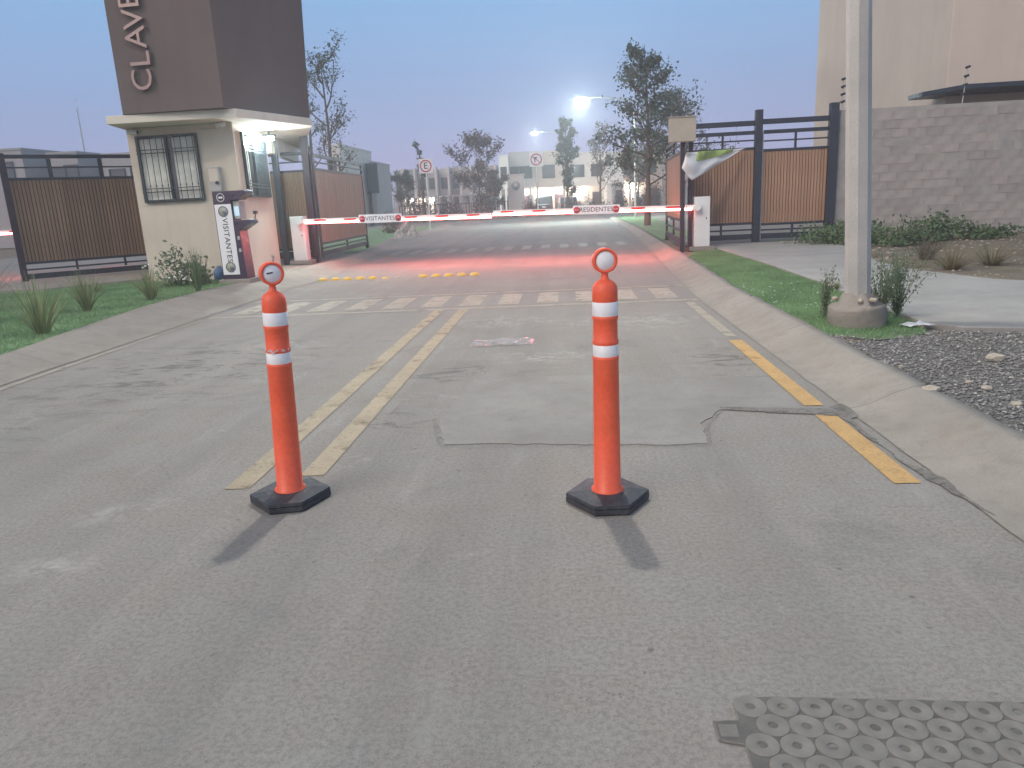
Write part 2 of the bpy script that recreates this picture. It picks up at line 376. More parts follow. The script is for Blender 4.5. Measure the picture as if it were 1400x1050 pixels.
M['meter'] = simple('grey_meter_box', (0.42, 0.42, 0.40), 0.6, 0.1, 8)
M['boxbeige'] = simple('beige_sheet_metal', (0.42, 0.37, 0.30), 0.6, 0.08, 5)
M['banner'] = simple('pale_banner_vinyl', (0.80, 0.76, 0.72), 0.6, 0.06, 3, bump=0.1)
M['bannergreen'] = simple('green_banner_print', (0.42, 0.52, 0.16), 0.6, 0.25, 6, bump=0)
M['dome'] = simple('yellow_road_stud', (0.75, 0.46, 0.06), 0.5, 0.12, 18, spec=0.5)
M['domebroken'] = simple('broken_pale_stud', (0.65, 0.58, 0.5), 0.7, 0.2, 18)
M['cover'] = simple('cast_cover_body', (0.14, 0.132, 0.12), 0.85, 0.25, 9, bump=0.5)
M['ring'] = simple('cast_cover_ring', (0.225, 0.212, 0.19), 0.8, 0.22, 14, bump=0.4, rnd=0.15)
M['litter'] = simple('white_litter', (0.70, 0.70, 0.70), 0.6, 0.12, 14)
M['blue'] = simple('blue_plastic', (0.09, 0.17, 0.30), 0.5, 0.3, 12)
_m = NM('clear_plastic', 0.22, 0, 0.6); _m.col((0.50, 0.49, 0.47)); _t = _m.n('ShaderNodeBsdfTransparent'); _x = _m.n('ShaderNodeMixShader')
_m.l(_m.rng(_m.noise(9, 5), 0.3, 0.7, 0.15, 0.6), _x.inputs[0]); _m.l(_t.outputs[0], _x.inputs[1]); _m.l(_m.b.outputs[0], _x.inputs[2]); _m.l(_x.outputs[0], _m.t.nodes['Material Output'].inputs[0]); M['plastic'] = _m.m
M['hpale'] = simple('pale_house_stucco', (0.66, 0.60, 0.55), 0.9, 0.06, 0.5)
M['hgrey'] = simple('grey_house_stucco', (0.38, 0.36, 0.35), 0.9, 0.08, 0.5)
M['htan'] = simple('tan_house_stucco', (0.52, 0.44, 0.38), 0.9, 0.08, 0.5)
M['carpaint'] = simple('dark_car_paint', (0.03, 0.028, 0.032), 0.3, 0.1, 3, spec=0.7, bump=0)
M['carwhite'] = simple('white_car_paint', (0.62, 0.62, 0.62), 0.3, 0.05, 3, spec=0.6, bump=0)
M['taillight'] = simple('red_lens', (0.45, 0.02, 0.02), 0.25, 0.05, 5, spec=0.6, bump=0)
M['led_red'] = emit('red_led', (1.0, 0.10, 0.09), 40.0, (0.6, 0.05, 0.05))
M['led_red_core'] = emit('red_led_core', (1.0, 0.36, 0.31), 22.0, (0.9, 0.5, 0.5))
M['far_lens'] = emit('far_lamp_lens', (0.80, 1.0, 0.98), 480.0)
M['lens'] = emit('street_lamp_lens', (0.80, 1.0, 0.98), 260.0)
M['floodlens'] = emit('flood_lamp_lens', (0.82, 1.0, 0.98), 200.0)
M['porch'] = emit('porch_light', (1.0, 0.93, 0.80), 22.0)
M['screen'] = emit('kiosk_screen', (0.55, 0.75, 0.9), 0.35, (0.3, 0.4, 0.45))

VZ = 0.14      # level of the raised verges
# ------------------------------------------------------------------ ground, road, kerbs
tag(MB().quad((-1200, -60, -0.05), (1200, -60, -0.05), (1200, 2500, -0.05), (-1200, 2500, -0.05)).build('ground', M['dirt']), kind='structure')
def sheet(name, poly, z, mt, kind='structure', **k):
    n = len(poly); area = sum(poly[i][0]*poly[(i+1) % n][1]-poly[(i+1) % n][0]*poly[i][1] for i in range(n))
    if area < 0: poly = list(reversed(poly))
    o = MB().add([(x, y, z) for x, y in poly], [tuple(range(n))]).build(name, mt); return tag(o, kind=kind, **k)
def interp(pl, y):
    for (x0, y0), (x1, y1) in zip(pl, pl[1:]):
        if y0 <= y <= y1: return x0+(x1-x0)*(y-y0)/(y1-y0)
    return pl[0][0] if y < pl[0][1] else pl[-1][0]
gutR = [(1.83, -6), (1.82, 10), (1.95, 14), (2.15, 18), (2.3, 23), (2.75, 33), (2.9, 52)]
bakR = [(2.34, -6), (2.34, 10.3), (2.58, 16.2), (2.75, 22), (3.03, 31), (3.3, 52)]
gutL = [(-5.25, -6), (-5.35, 8), (-5.42, 14), (-5.25, 16), (-5.6, 19), (-6.1, 24), (-7.0, 32), (-7.6, 52)]
bakL = [(-5.7, -6), (-5.74, 5), (-5.94, 7.2), (-6.23, 8.8), (-6.6, 11.2), (-6.66, 13.2), (-6.42, 14.7), (-6.3, 16), (-6.32, 21), (-6.65, 25), (-7.7, 33), (-8.3, 52)]
sheet('road', [(x+0.05, y) for x, y in gutR]+[(x-0.05, y) for x, y in reversed(gutL)], 0.0, M['asphalt'])
sheet('cross_road', [(-90, 52), (90, 52), (90, 66), (-90, 66)], 0.004, M['asphalt'])
sheet('exit_road', [(-26, -6), (-16.6, -6), (-16.6, 11.0), (-13.9, 16.8), (-13.9, 52), (-26, 52)], 0.004, M['asphalt'])
def kerb(name, gut, bak, y0, y1, step=0.25, lip=0.06):
    m = MB(); ys = np.arange(y0, y1+1e-6, step); rows = []
    prof = [(0.0, 0.006), (0.16, 0.012), (0.30, 0.035), (0.62, 0.105), (0.82, 0.142), (1.0, 0.150), (1.0, 0.06)]
    for y in ys:
        a, b = interp(gut, y), interp(bak, y)
        j = 0.012*math.sin(y*5.1)+0.009*math.sin(y*13.7+1)+random.uniform(-0.018, 0.018)
        rows.append([(a+(b-a)*t+(j if t > 0.9 else j*0.3), y, z+(random.uniform(-0.003, 0.003) if 0 < t < 1 else 0)) for t, z in prof])
    n = len(prof); vs = [p for r in rows for p in r]; fs = []
    for i in range(len(rows)-1):
        for j in range(n-1):
            q = (i*n+j, i*n+j+1, (i+1)*n+j+1, (i+1)*n+j)
            fs.append(q if gut[0][0] < bak[0][0] and False else tuple(reversed(q)) if gut[0][0] < bak[0][0] else q)
    m.add(vs, fs, True); return tag(m.build(name, M['kerb']), kind='structure')
kr = kerb('kerb', gutR, bakR, -6, 52); kl = kerb('kerb', gutL, bakL, -6, 52)
# verge sheets behind the kerbs
yy = [-6, 0, 3, 5, 7.2, 8.8, 11.2, 13.2, 14.7, 16, 21, 25, 33, 52]
edgeL = [(interp(bakL, y)-0.03 if y < 52 else -8.33, y) for y in yy]
edgeR = [(interp(bakR, y)+0.03, y) for y in yy]
sheet('verge', edgeR+[(95, 52), (95, -6)], VZ-0.035, M['dirt'])
sheet('service_road', [(3.0, 20.2), (60, 20.2), (60, 50), (3.2, 50)], VZ-0.03, M['asphalt'])
sheet('verge', edgeL+[(-13.9, 52), (-13.9, 16.8), (-16.6, 11.0), (-16.6, -6)], VZ-0.035, M['paving'])
sheet('verge', [(-90, 66), (90, 66), (90, 400), (-90, 400)], 0.02, M['dirt'])

lawnL = [(interp(bakL, y)-0.02, y) for y in (-4, 0, 3, 5, 7.2, 8.8, 11.2, 13.2, 14.6)]+[(-6.65, 15.3), (-9.55, 15.75), (-10.8, 14.6), (-12.0, 14.2), (-13.8, 11.5), (-16.2, 9.0), (-16.2, -4)]
lawnR = [(interp(bakR, y)+0.02, y) for y in (6.9, 8.8, 10.3, 13, 16.2)]+[(2.9, 17.3), (3.5, 17.6), (3.55, 14), (3.5, 10.5), (3.36, 8.0), (3.30, 7.3), (3.2, 6.75), (2.7, 6.55)]
lawnLf = [(-6.5, 23.5), (-6.75, 25.5), (-7.75, 33), (-8.3, 50), (-13.0, 50), (-12.5, 27), (-8.5, 24)]
lawnRf = [(2.85, 22.8), (3.0, 28), (3.1, 31), (3.35, 50), (5.4, 50), (4.2, 24), (3.6, 23)]
for p, z in ((lawnL, VZ-0.008), (lawnR, VZ-0.008), (lawnLf, VZ-0.005), (lawnRf, VZ-0.005)): sheet('lawn', p, z-0.006, M['turf'])
gravel_poly = [(interp(bakR, 0)+0.02, -4), (interp(bakR, 6)+0.02, 6.55), (2.7, 6.52), (3.2, 6.70), (3.5, 6.78), (4.4, 6.55), (6.0, 6.2), (9.0, 6.0), (9.0, -4)]
sheet('gravel_bed', gravel_poly, VZ-0.018, M['gravel'])
slab_pts = [(3.34, 7.2), (3.40, 8.0), (3.53, 10.5), (3.58, 14), (3.52, 18.2), (3.4, 19.3), (6.3, 19.3), (6.15, 17.4), (5.9, 15.6), (5.3, 13.2), (5.25, 11.7), (5.6, 10.2), (6.4, 9.2), (8.5, 8.6), (14, 8.2), (14, 6.1), (8, 6.25), (4.4, 6.62), (3.55, 6.85)]
tag(MB().prism(slab_pts, 0.0, VZ+0.018).build('footpath', M['slab'], bevel=0.008), kind='structure')
tag(MB().prism([(-12.6, 14.75), (-10.9, 15.0), (-9.7, 16.25), (-9.7, 23), (-14, 23), (-13.4, 16.6)], 0.0, VZ+0.01).build('footpath', M['paving'], bevel=0.008), kind='structure')

# concrete repair patch, cracks, stains
def blob(cx, cy_, rx, ry, seed, n=22, rough=0.35):
    r = random.Random(seed); return [(cx+rx*math.cos(t)*(k := 1+r.uniform(-rough, rough)), cy_+ry*math.sin(t)*k) for t in [2*PI*i/n for i in range(n)]]
def ragged(pts, amp, seed, step=0.08):
    r = random.Random(seed); out_ = []
    for (x0, y0), (x1, y1) in zip(pts, pts[1:]+pts[:1]):
        L = math.hypot(x1-x0, y1-y0); n = max(1, int(L/step))
        for i in range(n):
            t = i/n; out_.append((x0+(x1-x0)*t+r.uniform(-amp, amp), y0+(y1-y0)*t+r.uniform(-amp, amp)))
    return out_
tag(MB().prism(ragged([(-0.80, 6.05), (-0.93, 4.9), (-0.80, 4.34), (0.80, 4.22), (0.84, 4.62), (1.0, 4.93), (1.56, 4.93), (1.57, 5.82), (0.72, 5.86), (0.3, 6.1)], 0.016, 3), 0.001, 0.006).build('concrete_patch', M['patch']), kind='structure')
def crack(name, pts, wdt, z, seed, mt=None):
    r = random.Random(seed); P = []
    for (x0, y0), (x1, y1) in zip(pts, pts[1:]):
        n = max(2, int(math.hypot(x1-x0, y1-y0)/0.05))
        P += [(x0+(x1-x0)*i/n+r.uniform(-.014, .014), y0+(y1-y0)*i/n+r.uniform(-.014, .014)) for i in range(n)]
    P.append(pts[-1]); m = MB()
    for i, (a, b) in enumerate(zip(P, P[1:])):
        dx, dy = b[0]-a[0], b[1]-a[1]; L = math.hypot(dx, dy) or 1; w_ = wdt*(0.4+0.6*abs(math.sin(i*1.7+seed)))*0.5
        nx, ny = -dy/L*w_, dx/L*w_
        m.quad((a[0]-nx, a[1]-ny, z), (b[0]-nx, b[1]-ny, z), (b[0]+nx, b[1]+ny, z), (a[0]+nx, a[1]+ny, z))
    return m
cm = crack('', [(-0.96, 4.9), (-0.82, 4.31), (-0.2, 4.24), (0.8, 4.19), (0.87, 4.6), (1.02, 4.9)], 0.007, 0.008, 1)
for s_, pts in ((2, [(-0.95, 4.9), (-1.2, 4.75), (-1.32, 4.9), (-1.28, 5.3)]), (3, [(-0.8, 6.0), (-0.72, 6.5), (-0.85, 7.0)])):
    k = crack('', pts, 0.008, 0.0045, s_); cm.add(k.v, k.f)
tag(cm.build('pavement_crack', M['crackdark']), kind='stuff')
# darker seal of tar by the right gutter
tag(MB().prism(ragged([(1.02, 4.99), (1.72, 4.90), (2.02, 5.18), (2.08, 4.85), (1.78, 4.66), (1.74, 3.9), (1.95, 3.4), (2.05, 3.0), (1.9, 2.9), (1.76, 3.6), (1.72, 4.72), (1.02, 4.93)], 0.012, 5), 0.0052, 0.0075).build('tar_seam', M['tar']), kind='stuff')
# ------------------------------------------------------------------ painted markings
def marks(name, quads, mt, z=0.004):
    m = MB()
    for q in quads: m.add([(x, y, z) for x, y in q], [(0, 1, 2, 3)])
    return tag(m.build(name, mt), kind='structure')
def rect(x0, y0, x1, y1, sk=0): return [(x0, y0), (x1, y0), (x1+sk, y1), (x0+sk, y1)]
marks('centre_line', [rect(-1.90, 3.66, -1.76, 10.34)], M['yellow'])
marks('centre_line', [rect(-1.54, 3.84, -1.40, 10.34)], M['yellow'], 0.0042)
marks('edge_line', [rect(1.585, 3.56, 1.715, 4.80)], M['yellow2'], 0.0045)
marks('edge_line', [rect(1.585, 4.98, 1.715, 7.4)], M['yellow2'], 0.0047)
marks('edge_line', [rect(1.60, 7.6, 1.71, 10.2)], M['cream'], 0.0044)
marks('crosswalk', [rect(-5.25, 10.38, 1.80, 10.51), rect(-5.25, 12.12, 1.85, 12.24)]+[rect(-5.05+i*0.575, 10.72, -4.74+i*0.575, 11.92) for i in range(12)], M['cream'])
marks('far_crosswalk', [rect(-5.6+i*0.6, 23.2, -5.32+i*0.6, 25.0) for i in range(13)], M['cream'])
marks('gutter_line', [[(-5.22, 4), (-5.15, 4), (-5.26, 10.3), (-5.33, 10.3)]], M['cream'], 0.0046)
# crushed yellow studs
for i in range(13):
    x = -5.22+i*0.275; y = 15.62-i*0.015; br = i in (5, 6)
    if i == 7: continue
    m = MB().lathe([(0.105, 0), (0.10, 0.018), (0.08, 0.040), (0.05, 0.052), (0.0, 0.056)] if not br else [(0.075 if i == 5 else 0.04, 0), (0.05, 0.022), (0.0, 0.03)], 18)
    o = m.build('road_stud', M['dome'] if i != 6 else M['domebroken'], loc=(x, y, 0.001))
    o.scale = (1, 0.85, 1)
    side = {0: 'at the left end of the row near the white barrier cabinet', 5: 'flattened and chipped yellow stud left of the tiny broken one', 6: 'tiny pale broken stub', 12: 'at the right end of the row in mid road'}.get(i)
    ordn = ['first', 'second', 'third', 'fourth', 'fifth', 'sixth', 'seventh', '', 'fifth from the right end', 'fourth from the right end', 'third from the right end', 'second from the right end', 'last'][i]
    lab = (f'domed yellow road stud, {ordn} from the left in the row across the lane' if i < 5 else
           'flattened yellow road stud, left of the tiny broken one' if i == 5 else 'tiny pale broken stub in the gap of the stud row' if i == 6 else
           f'domed yellow road stud, {ordn} of the row' if i < 12 else 'domed yellow road stud at the right end of the row in mid road')
    tag(o, lab, 'road stud', 'yellow studs in a row across the lane')

# ------------------------------------------------------------------ manhole cover
mc = empty('manhole_cover', (0.445, 1.93, 0.0), -0.03, 'grey cast cover with raised ring pattern set in the road, lower right', 'manhole cover')
body = [(0.03, 0.0), (0.86, 0.0), (0.90, -0.04), (0.90, -0.62), (0.0, -0.62), (0.0, -0.20), (-0.065, -0.185), (-0.07, -0.11), (0.0, -0.105), (0.0, -0.03)]
MB().prism(body, 0.001, 0.006).build('plate', M['cover'], mc, 0.002)
def rim(poly, wd, z0, z1):
    m = MB(); n = len(poly)
    for i in range(n):
        a, b = Vector((*poly[i], 0)), Vector((*poly[(i+1) % n], 0)); d = (b-a); L = d.length; c = (a+b)/2
        m.box((c.x, c.y, (z0+z1)/2), (L+wd*0.9, wd, z1-z0), math.atan2(d.y, d.x))
    return m
rim(body, 0.003, 0.0015, 0.0066).build('rim', M['crackdark'], mc)
rmesh = None; cnt = 0
rp = [(0.0450, 0.0), (0.0450, 0.0032), (0.0430, 0.0042), (0.0150, 0.0042), (0.0135, 0.0032), (0.0130, 0.0004)]
for r_ in range(8):
    for c_ in range(10):
        x = 0.045+c_*0.0905+(0.045 if r_ % 2 else 0); y = -0.045-r_*0.078
        if x > 0.86 or y < -0.58: continue
        if rmesh is None: o = MB().lathe(rp, 16).build('ring', M['ring'], mc); rmesh = o.data
        else:
            o = bpy.data.objects.new('ring', rmesh); C.objects.link(o); o.parent = mc
        o.location = (x, y, 0.0056); o.rotation_euler = (random.uniform(-.008, .008), random.uniform(-.008, .008), random.random()*3)
        o.scale = (1, 1, random.uniform(.75, 1.1)) if cnt % 11 else (1.03, 1.03, 0.6); cnt += 1
MB().box((-0.034, -0.148, 0.006), (0.05, 0.05, 0.004)).build('lifting_tab', M['ring'], mc, 0.002)

# ------------------------------------------------------------------ the two delineator posts
def delineator(loc, rz, lean, label, scuffed, ringrot):
    t = empty('delineator_post', loc, 0, label, 'traffic post', 'orange delineator posts standing in the road')
    hexp = lambda r, ry: [(r, 0), (r*0.40, ry), (-r*0.40, ry), (-r, 0), (-r*0.40, -ry), (r*0.40, -ry)]
    m = MB()
    for (r0, y0, z0), (r1, y1, z1) in zip([(0.195, 0.175, 0), (0.205, 0.185, 0.008), (0.205, 0.185, 0.030), (0.198, 0.178, 0.032), (0.205, 0.184, 0.036), (0.202, 0.182, 0.052), (0.13, 0.115, 0.062)],
                                          [(0.205, 0.185, 0.008), (0.205, 0.185, 0.030), (0.198, 0.178, 0.032), (0.205, 0.184, 0.036), (0.202, 0.182, 0.052), (0.13, 0.115, 0.062), (0.085, 0.075, 0.064)]):
        a = [(*p, z0) for p in hexp(r0, y0)]; b = [(*p, z1) for p in hexp(r1, y1)]
        m.add(a+b, [(i, (i+1) % 6, 6+(i+1) % 6, 6+i) for i in range(6)])
    m.add([(*p, 0.0) for p in hexp(0.195, 0.175)], [tuple(reversed(range(6)))]); m.add([(*p, 0.064) for p in hexp(0.085, 0.075)], [tuple(range(6))])
    b = m.build('base', M['rubber'], t, 0.003, rot=(0, 0, rz))
    top = MB().lathe([(0.078, 0.062), (0.078, 0.070), (0.066, 0.078), (0.0625, 0.40), (0.0600, 0.712), (0.062, 0.716), (0.062, 0.728), (0.0585, 0.732),
                      (0.0580, 0.785), (0.0615, 0.792), (0.0615, 0.802), (0.057, 0.810), (0.0565, 0.900), (0.0605, 0.906), (0.0605, 0.916), (0.0565, 0.922),
                      (0.0560, 0.982), (0.0590, 0.988), (0.0585, 1.030), (0.056, 1.052), (0.048, 1.068), (0.032, 1.080), (0.020, 1.086), (0.016, 1.098), (0.015, 1.125)], 40
                     ).build('tube', M['orange'], t, rot=lean)
    for z0, z1, mt in ((0.730, 0.786, M['reflect']), (0.920, 0.984, M['reflect'])):
        MB().lathe([(0.0582, z0), (0.0592, z0+0.002), (0.0588, z1-0.002), (0.0575, z1)], 40).build('reflective_band', mt, top)
    if scuffed:
        m = MB()
        for k in range(30):
            a = random.uniform(0, 2*PI); z = random.gauss(0.80, 0.006); m.box((0.0615*math.cos(a), 0.0615*math.sin(a), z), (0.003, random.uniform(.005, .018), random.uniform(.004, .012)), a)
        m.build('scuffed_tape', M['scuff'], top)
    R = Matrix.Rotation(PI/2, 3, 'X')
    rg = MB().lathe([(0.044, -0.022), (0.052, -0.022), (0.057, -0.018), (0.057, 0.018), (0.052, 0.022), (0.044, 0.022), (0.044, -0.022)], 36, M=R).build('ring_handle', M['orange'], top, loc=(0, 0, 1.170), rot=(0, 0, ringrot))
    MB().lathe([(0.0, -0.012), (0.0445, -0.012), (0.0445, 0.014), (0.041, 0.019), (0.0, 0.0205)], 32, M=R).build('reflector', M['reflect'], rg)
    if scuffed:
        MB().box((-0.012, -0.0215, 0.004), (0.030, 0.002, 0.006), M=Matrix.Rotation(-0.15, 3, 'Y')).build('mark', M['black'], rg)
        MB().tube((0.012, 0, 0.055), (0.014, 0, 0.078), 0.006, n=8).tube((0.014, -0.004, 0.078), (0.014, 0.012, 0.082), 0.007, n=8).build('clip', M['meter'], rg)
    return t
delineator((0.165, 3.41, 0.001), 0.06, (0, math.radians(0.3), 0), 'upright orange delineator post with round white reflector, right of the pair in the road', False, math.radians(8))
delineator((-1.465, 3.50, 0.001), 0.22, (0, math.radians(2.2), 0), 'leaning orange delineator post with scuffed lower band, on the yellow double line', True, math.radians(32))

# ------------------------------------------------------------------ gatehouse and tower
bc = Vector((-6.90, 15.90)); fd = Vector((-math.cos(.053), math.sin(.053))); sd = Vector((-math.sin(.15), math.cos(.15)))
BH, BS = 3.355, 3.52
cnr = [bc, bc+fd*2.40, bc+fd*2.40+sd*2.9, bc+sd*2.92]
booth = empty('guard_booth', (bc.x, bc.y, 0.0), 0, 'cream stucco guard booth with barred windows under the brown tower', 'guard booth')
loc2 = lambda p: (p[0]-bc.x, p[1]-bc.y)
MB().prism([loc2(p) for p in cnr], 0.0, BH).build('wall', M['booth'], booth, 0.01)
s1 = G(323, 160, BH); s0 = G(146, 170.5, BH); s2_ = G(427, 172, BH); s3_ = G(414, 203, BH)
sl = [(s0.x, s0.y), (s1.x, s1.y), (s2_.x, s2_.y), (s3_.x, s3_.y), (-8.6, 22.0), (-10.2, 19.4)]
MB().prism([loc2(p) for p in sl], BH+0.002, BS).build('roof_slab', M['trim'], booth, 0.01)
_a, _b = bc+sd*2.95+Vector((0.10, 0)), Vector((s3_.x-0.06, s3_.y-0.3)); _d = (_b-_a); _n = Vector((-_d.y, _d.x)).normalized()*0.16
MB().prism([loc2(p) for p in (_a, _b, _b+_n, _a+_n)], BH-0.44, BH-0.001).build('beam', M['trim'], booth, 0.01)
MB().prism([loc2(p) for p in [cnr[3]+sd*0.003+fd*0.6, cnr[2]+sd*0.003, (-10.0, 21.8), (-9.0, 21.8)]], 0.0, BH).build('rear_wall', M['booth'], booth, 0.01)
def frame_at(o, dirv):      # matrix whose x runs along the wall, y into it
    return math.atan2(dirv.y, dirv.x)
def bwindow(o2, dirv, wd, z0, z1, name='window', curt=((0.03, 0.45), (0.58, 0.965))):
    # o2: lower-left corner seen from outside
    rz = math.atan2(dirv[1], dirv[0]); h = z1-z0
    e = bpy.data.objects.new(name, None)
    fr = MB()
    for c, d in (((wd/2, -0.02, 0.025), (wd, 0.09, 0.05)), ((wd/2, -0.02, h-0.025), (wd, 0.09, 0.05)), ((0.025, -0.02, h/2), (0.05, 0.092, h-0.1)), ((wd-0.025, -0.02, h/2), (0.05, 0.092, h-0.1)), ((wd*0.48, -0.012, h/2), (0.05, 0.06, h-0.1))): fr.box(c, d)
    f = fr.build(name, M['frame'], booth, 0, loc=(o2[0]-bc.x, o2[1]-bc.y, z0), rot=(0, 0, rz))
    MB().box((wd/2, -0.004, h/2), (wd-0.09, 0.006, h-0.09)).build('pane', M['glass'], f)
    for a, b in curt:
        m = MB(); n = 14
        vs = []; 
        for i in range(n+1):
            x = wd*(a+(b-a)*i/n); y = -0.010-0.003*math.sin(i*2.4); xb = x+(0.03*math.sin(i*.9))
            vs += [(x, y, 0.06), (x, y, h-0.06)]
        m.add(vs, [(2*i, 2*i+2, 2*i+3, 2*i+1) for i in range(n)], True); m.build('curtain', M['curtain'], f)
    nb = max(5, int(wd/0.13)); bm = None
    for i in range(nb):
        x = wd*(i+0.5)/nb
        if bm is None: o = MB().tube((0, 0, 0.02), (0, 0, h-0.02), 0.008, n=6).build('bar', M['steel_black'], f); bm = o.data
        else: o = bpy.data.objects.new('bar', bm); C.objects.link(o); o.parent = f
        o.location = (x, -0.085, 0)
    for zz in (0.22, 0.29, h-0.36, h-0.29): MB().box((wd/2, -0.085, zz), (wd, 0.014, 0.018)).build('cross_bar', M['steel_black'], f)
    # little rings on the cross bars
    for i in range(0, nb): MB().box((wd*(i+0.5)/nb, -0.085, 0.35), (0.022, 0.022, 0.03)).build('collar', M['steel_black'], f)
    return f
pfL = bc+fd*2.19+Vector((0, 0)); bwindow((pfL.x-0.0, pfL.y), -fd, 1.38, 1.80, 3.18)
psL = bc+sd*0.52; bwindow((psL.x, psL.y), sd, 1.95, 1.83, 3.20, curt=((0.02, 0.26),))
for nm, px, u, z in (('bullet_camera', 185, 2.2, 3.26), ('bullet_camera', 305, 0.2, 3.29)):
    p = bc+fd*u
    e = empty(nm, (p.x, p.y-0.0, z), 0.0, 'white bullet camera over the ' + ('left end of the front window' if u > 1 else 'right corner of the booth front wall'), 'security camera', 'cameras on the booth')
    MB().box((0, -0.03, 0.0), (0.07, 0.06, 0.07)).build('bracket', M['white'], e, 0.006)
    s = 1 if u < 1 else -1
    MB().tube((-0.10*s, -0.09, 0.0), (0.10*s, -0.13, 0.012), 0.045, n=16).build('housing', M['white'], e)
    MB().tube((-0.10*s if s > 0 else 0.0-0.10*s, -0.088, 0.0), (-0.105*s, -0.087, 0.0), 0.036, n=16).build('camera_lens', M['black'], e)
MB().path([(loc2(bc+fd*0.25)[0], loc2(bc+fd*0.25)[1]-0.012, 3.25), (loc2(bc+fd*0.72)[0], loc2(bc+fd*0.72)[1]-0.012, 3.25)], 0.008).build('conduit', M['meter'], booth)
p = bc+fd*0.50; mb = empty('meter_box', (p.x, p.y-0.002, 2.22), -0.053, 'grey electric meter box on the booth front wall above the kiosk', 'meter box')
MB().box((0, -0.06, 0.0), (0.26, 0.12, 0.50)).build('case', M['meter'], mb, 0.012)
MB().box((0.0, -0.123, 0.08), (0.20, 0.006, 0.26)).build('cover_plate', M['booth'], mb)
MB().tube((0.07, -0.12, -0.08), (0.07, -0.16, -0.08), 0.035, n=14).build('knob', M['steel_black'], mb)

H1 = BS
tw = [(-8.81, 15.17), (-6.64, 15.02), (-5.99, 18.24), (-8.30, 18.9)]
T0 = Vector((-6.64, 15.02, H1))
tower = empty('tower', T0, 0, 'tall dark brown stucco tower with raised metal letters above the booth', 'tower')
ttop = [(-8.84, 15.20), (-6.62, 15.05), (-5.72, 18.3), (-8.2, 18.9)]
m = MB(); n = 4
m.add([(x-T0.x, y-T0.y, 0.002) for x, y in tw]+[(x-T0.x, y-T0.y, 7.2) for x, y in ttop], [(3, 2, 1, 0), (4, 5, 6, 7)]+[(i, (i+1) % 4, 4+(i+1) % 4, 4+i) for i in range(4)])
m.build('wall', M['tower'], tower, 0.01)
# letters running up the front
def front_pt(px, py):      # point where the sight line meets the tower front
    a = Vector((tw[0][0], tw[0][1], 0)); b = Vector((tw[1][0], tw[1][1], 0)); d = (b-a).normalized(); nrm = Vector((d.y, -d.x, 0))
    r = ray(px, py); o = Vector((0, 0, EYE)); t = (a-o).dot(nrm)/r.dot(nrm); return o+r*t, nrm, d
for ch, px, py in (('C', 199, 110), ('L', 196, 82), ('A', 190, 52), ('V', 186, 27), ('E', 180, 2)):
    q, nrm, d = front_pt(px, py); rz = math.atan2(d.y, d.x)
    q = q+nrm*(0.05 if nrm.y < 0 else -0.05)-T0
    o = text('letter', ch, 0.62, M['letter'], tower, q, (0, 0, 0), 0.035)
    o.rotation_euler = (Matrix.Rotation(rz, 3, 'Z') @ Matrix.Rotation(PI/2, 3, 'X') @ Matrix.Rotation(PI/2, 3, 'Z')).to_euler()

# flood lamp under the canopy edge
fl_p = bc+sd*2.2+Vector((0.32, -0.1)); fl = at(367, 177, fl_p.y)
fe = empty('flood_lamp', (fl.x, fl.y, 3.24), 0, 'glaring white flood lamp under the roof slab beside the booth side window', 'lamp')
MB().box((0, 0, 0.0), (0.26, 0.20, 0.05)).box((0, 0, 0.07), (0.05, 0.05, 0.10)).build('housing', M['steel_black'], fe, 0.006)
Md = Matrix.Rotation(math.radians(38), 3, 'X')
MB().box((0, -0.06, -0.062), (0.22, 0.17, 0.02), M=Md).build('lamp_lens', M['floodlens'], fe)
def area(name, loc, target, power, size, color, spread=PI):
    d = bpy.data.lights.new(name, 'AREA'); d.shape = 'DISK'; d.size = size; d.energy = power; d.color = color; d.spread = spread
    o = bpy.data.objects.new(name, d); C.objects.link(o); o.location = loc
    o.rotation_euler = (Vector(target)-Vector(loc)).to_track_quat('-Z', 'Y').to_euler(); return o
area('lamp_light', (fl.x+0.02, fl.y-0.13, 3.14), (fl.x+2.2, fl.y-4.5, 0), 90, 0.22, (0.85, 1.0, 0.98))

# kiosk in front of the booth
kk = empty('visitor_kiosk', (-6.55, 14.55, 0.0), math.radians(-4), 'plum access kiosk with white panel reading VISITANTES in front of the guard booth', 'kiosk')
prof = [(-0.27, 0.20), (-0.27, 1.92), (0.40, 1.92), (0.42, 1.86), (0.24, 1.74), (0.10, 1.74), (0.10, 1.36), (0.42, 1.36), (0.46, 1.30), (0.28, 1.20), (0.20, 1.16), (0.24, 0.20)]
MB().prism(prof, -0.17, 0.17, M=XZ).build('body', M['plum'], kk, 0.01)
MB().box((-0.01, 0, 0.17), (0.66, 0.48, 0.10)).build('plinth', M['paving'], kk, 0.01)
MB().box((0.17, 0.0, 1.55), (0.13, 0.24, 0.34)).build('reader_housing', M['meter'], kk, 0.008)
MB().box((0.17, -0.1225, 1.53), (0.10, 0.004, 0.18)).build('screen', M['screen'], kk)
MB().box((-0.075, -0.1775, 0.99), (0.345, 0.012, 1.36)).build('sign_panel', M['signwhite'], kk, 0.003)
text('lettering', 'VISITANTES', 0.155, M['black'], kk, (-0.07, -0.186, 0.98), (PI/2, PI/2, 0), 0.001, spacing=1.08)
Rk = Matrix.Rotation(PI/2, 3, 'X')
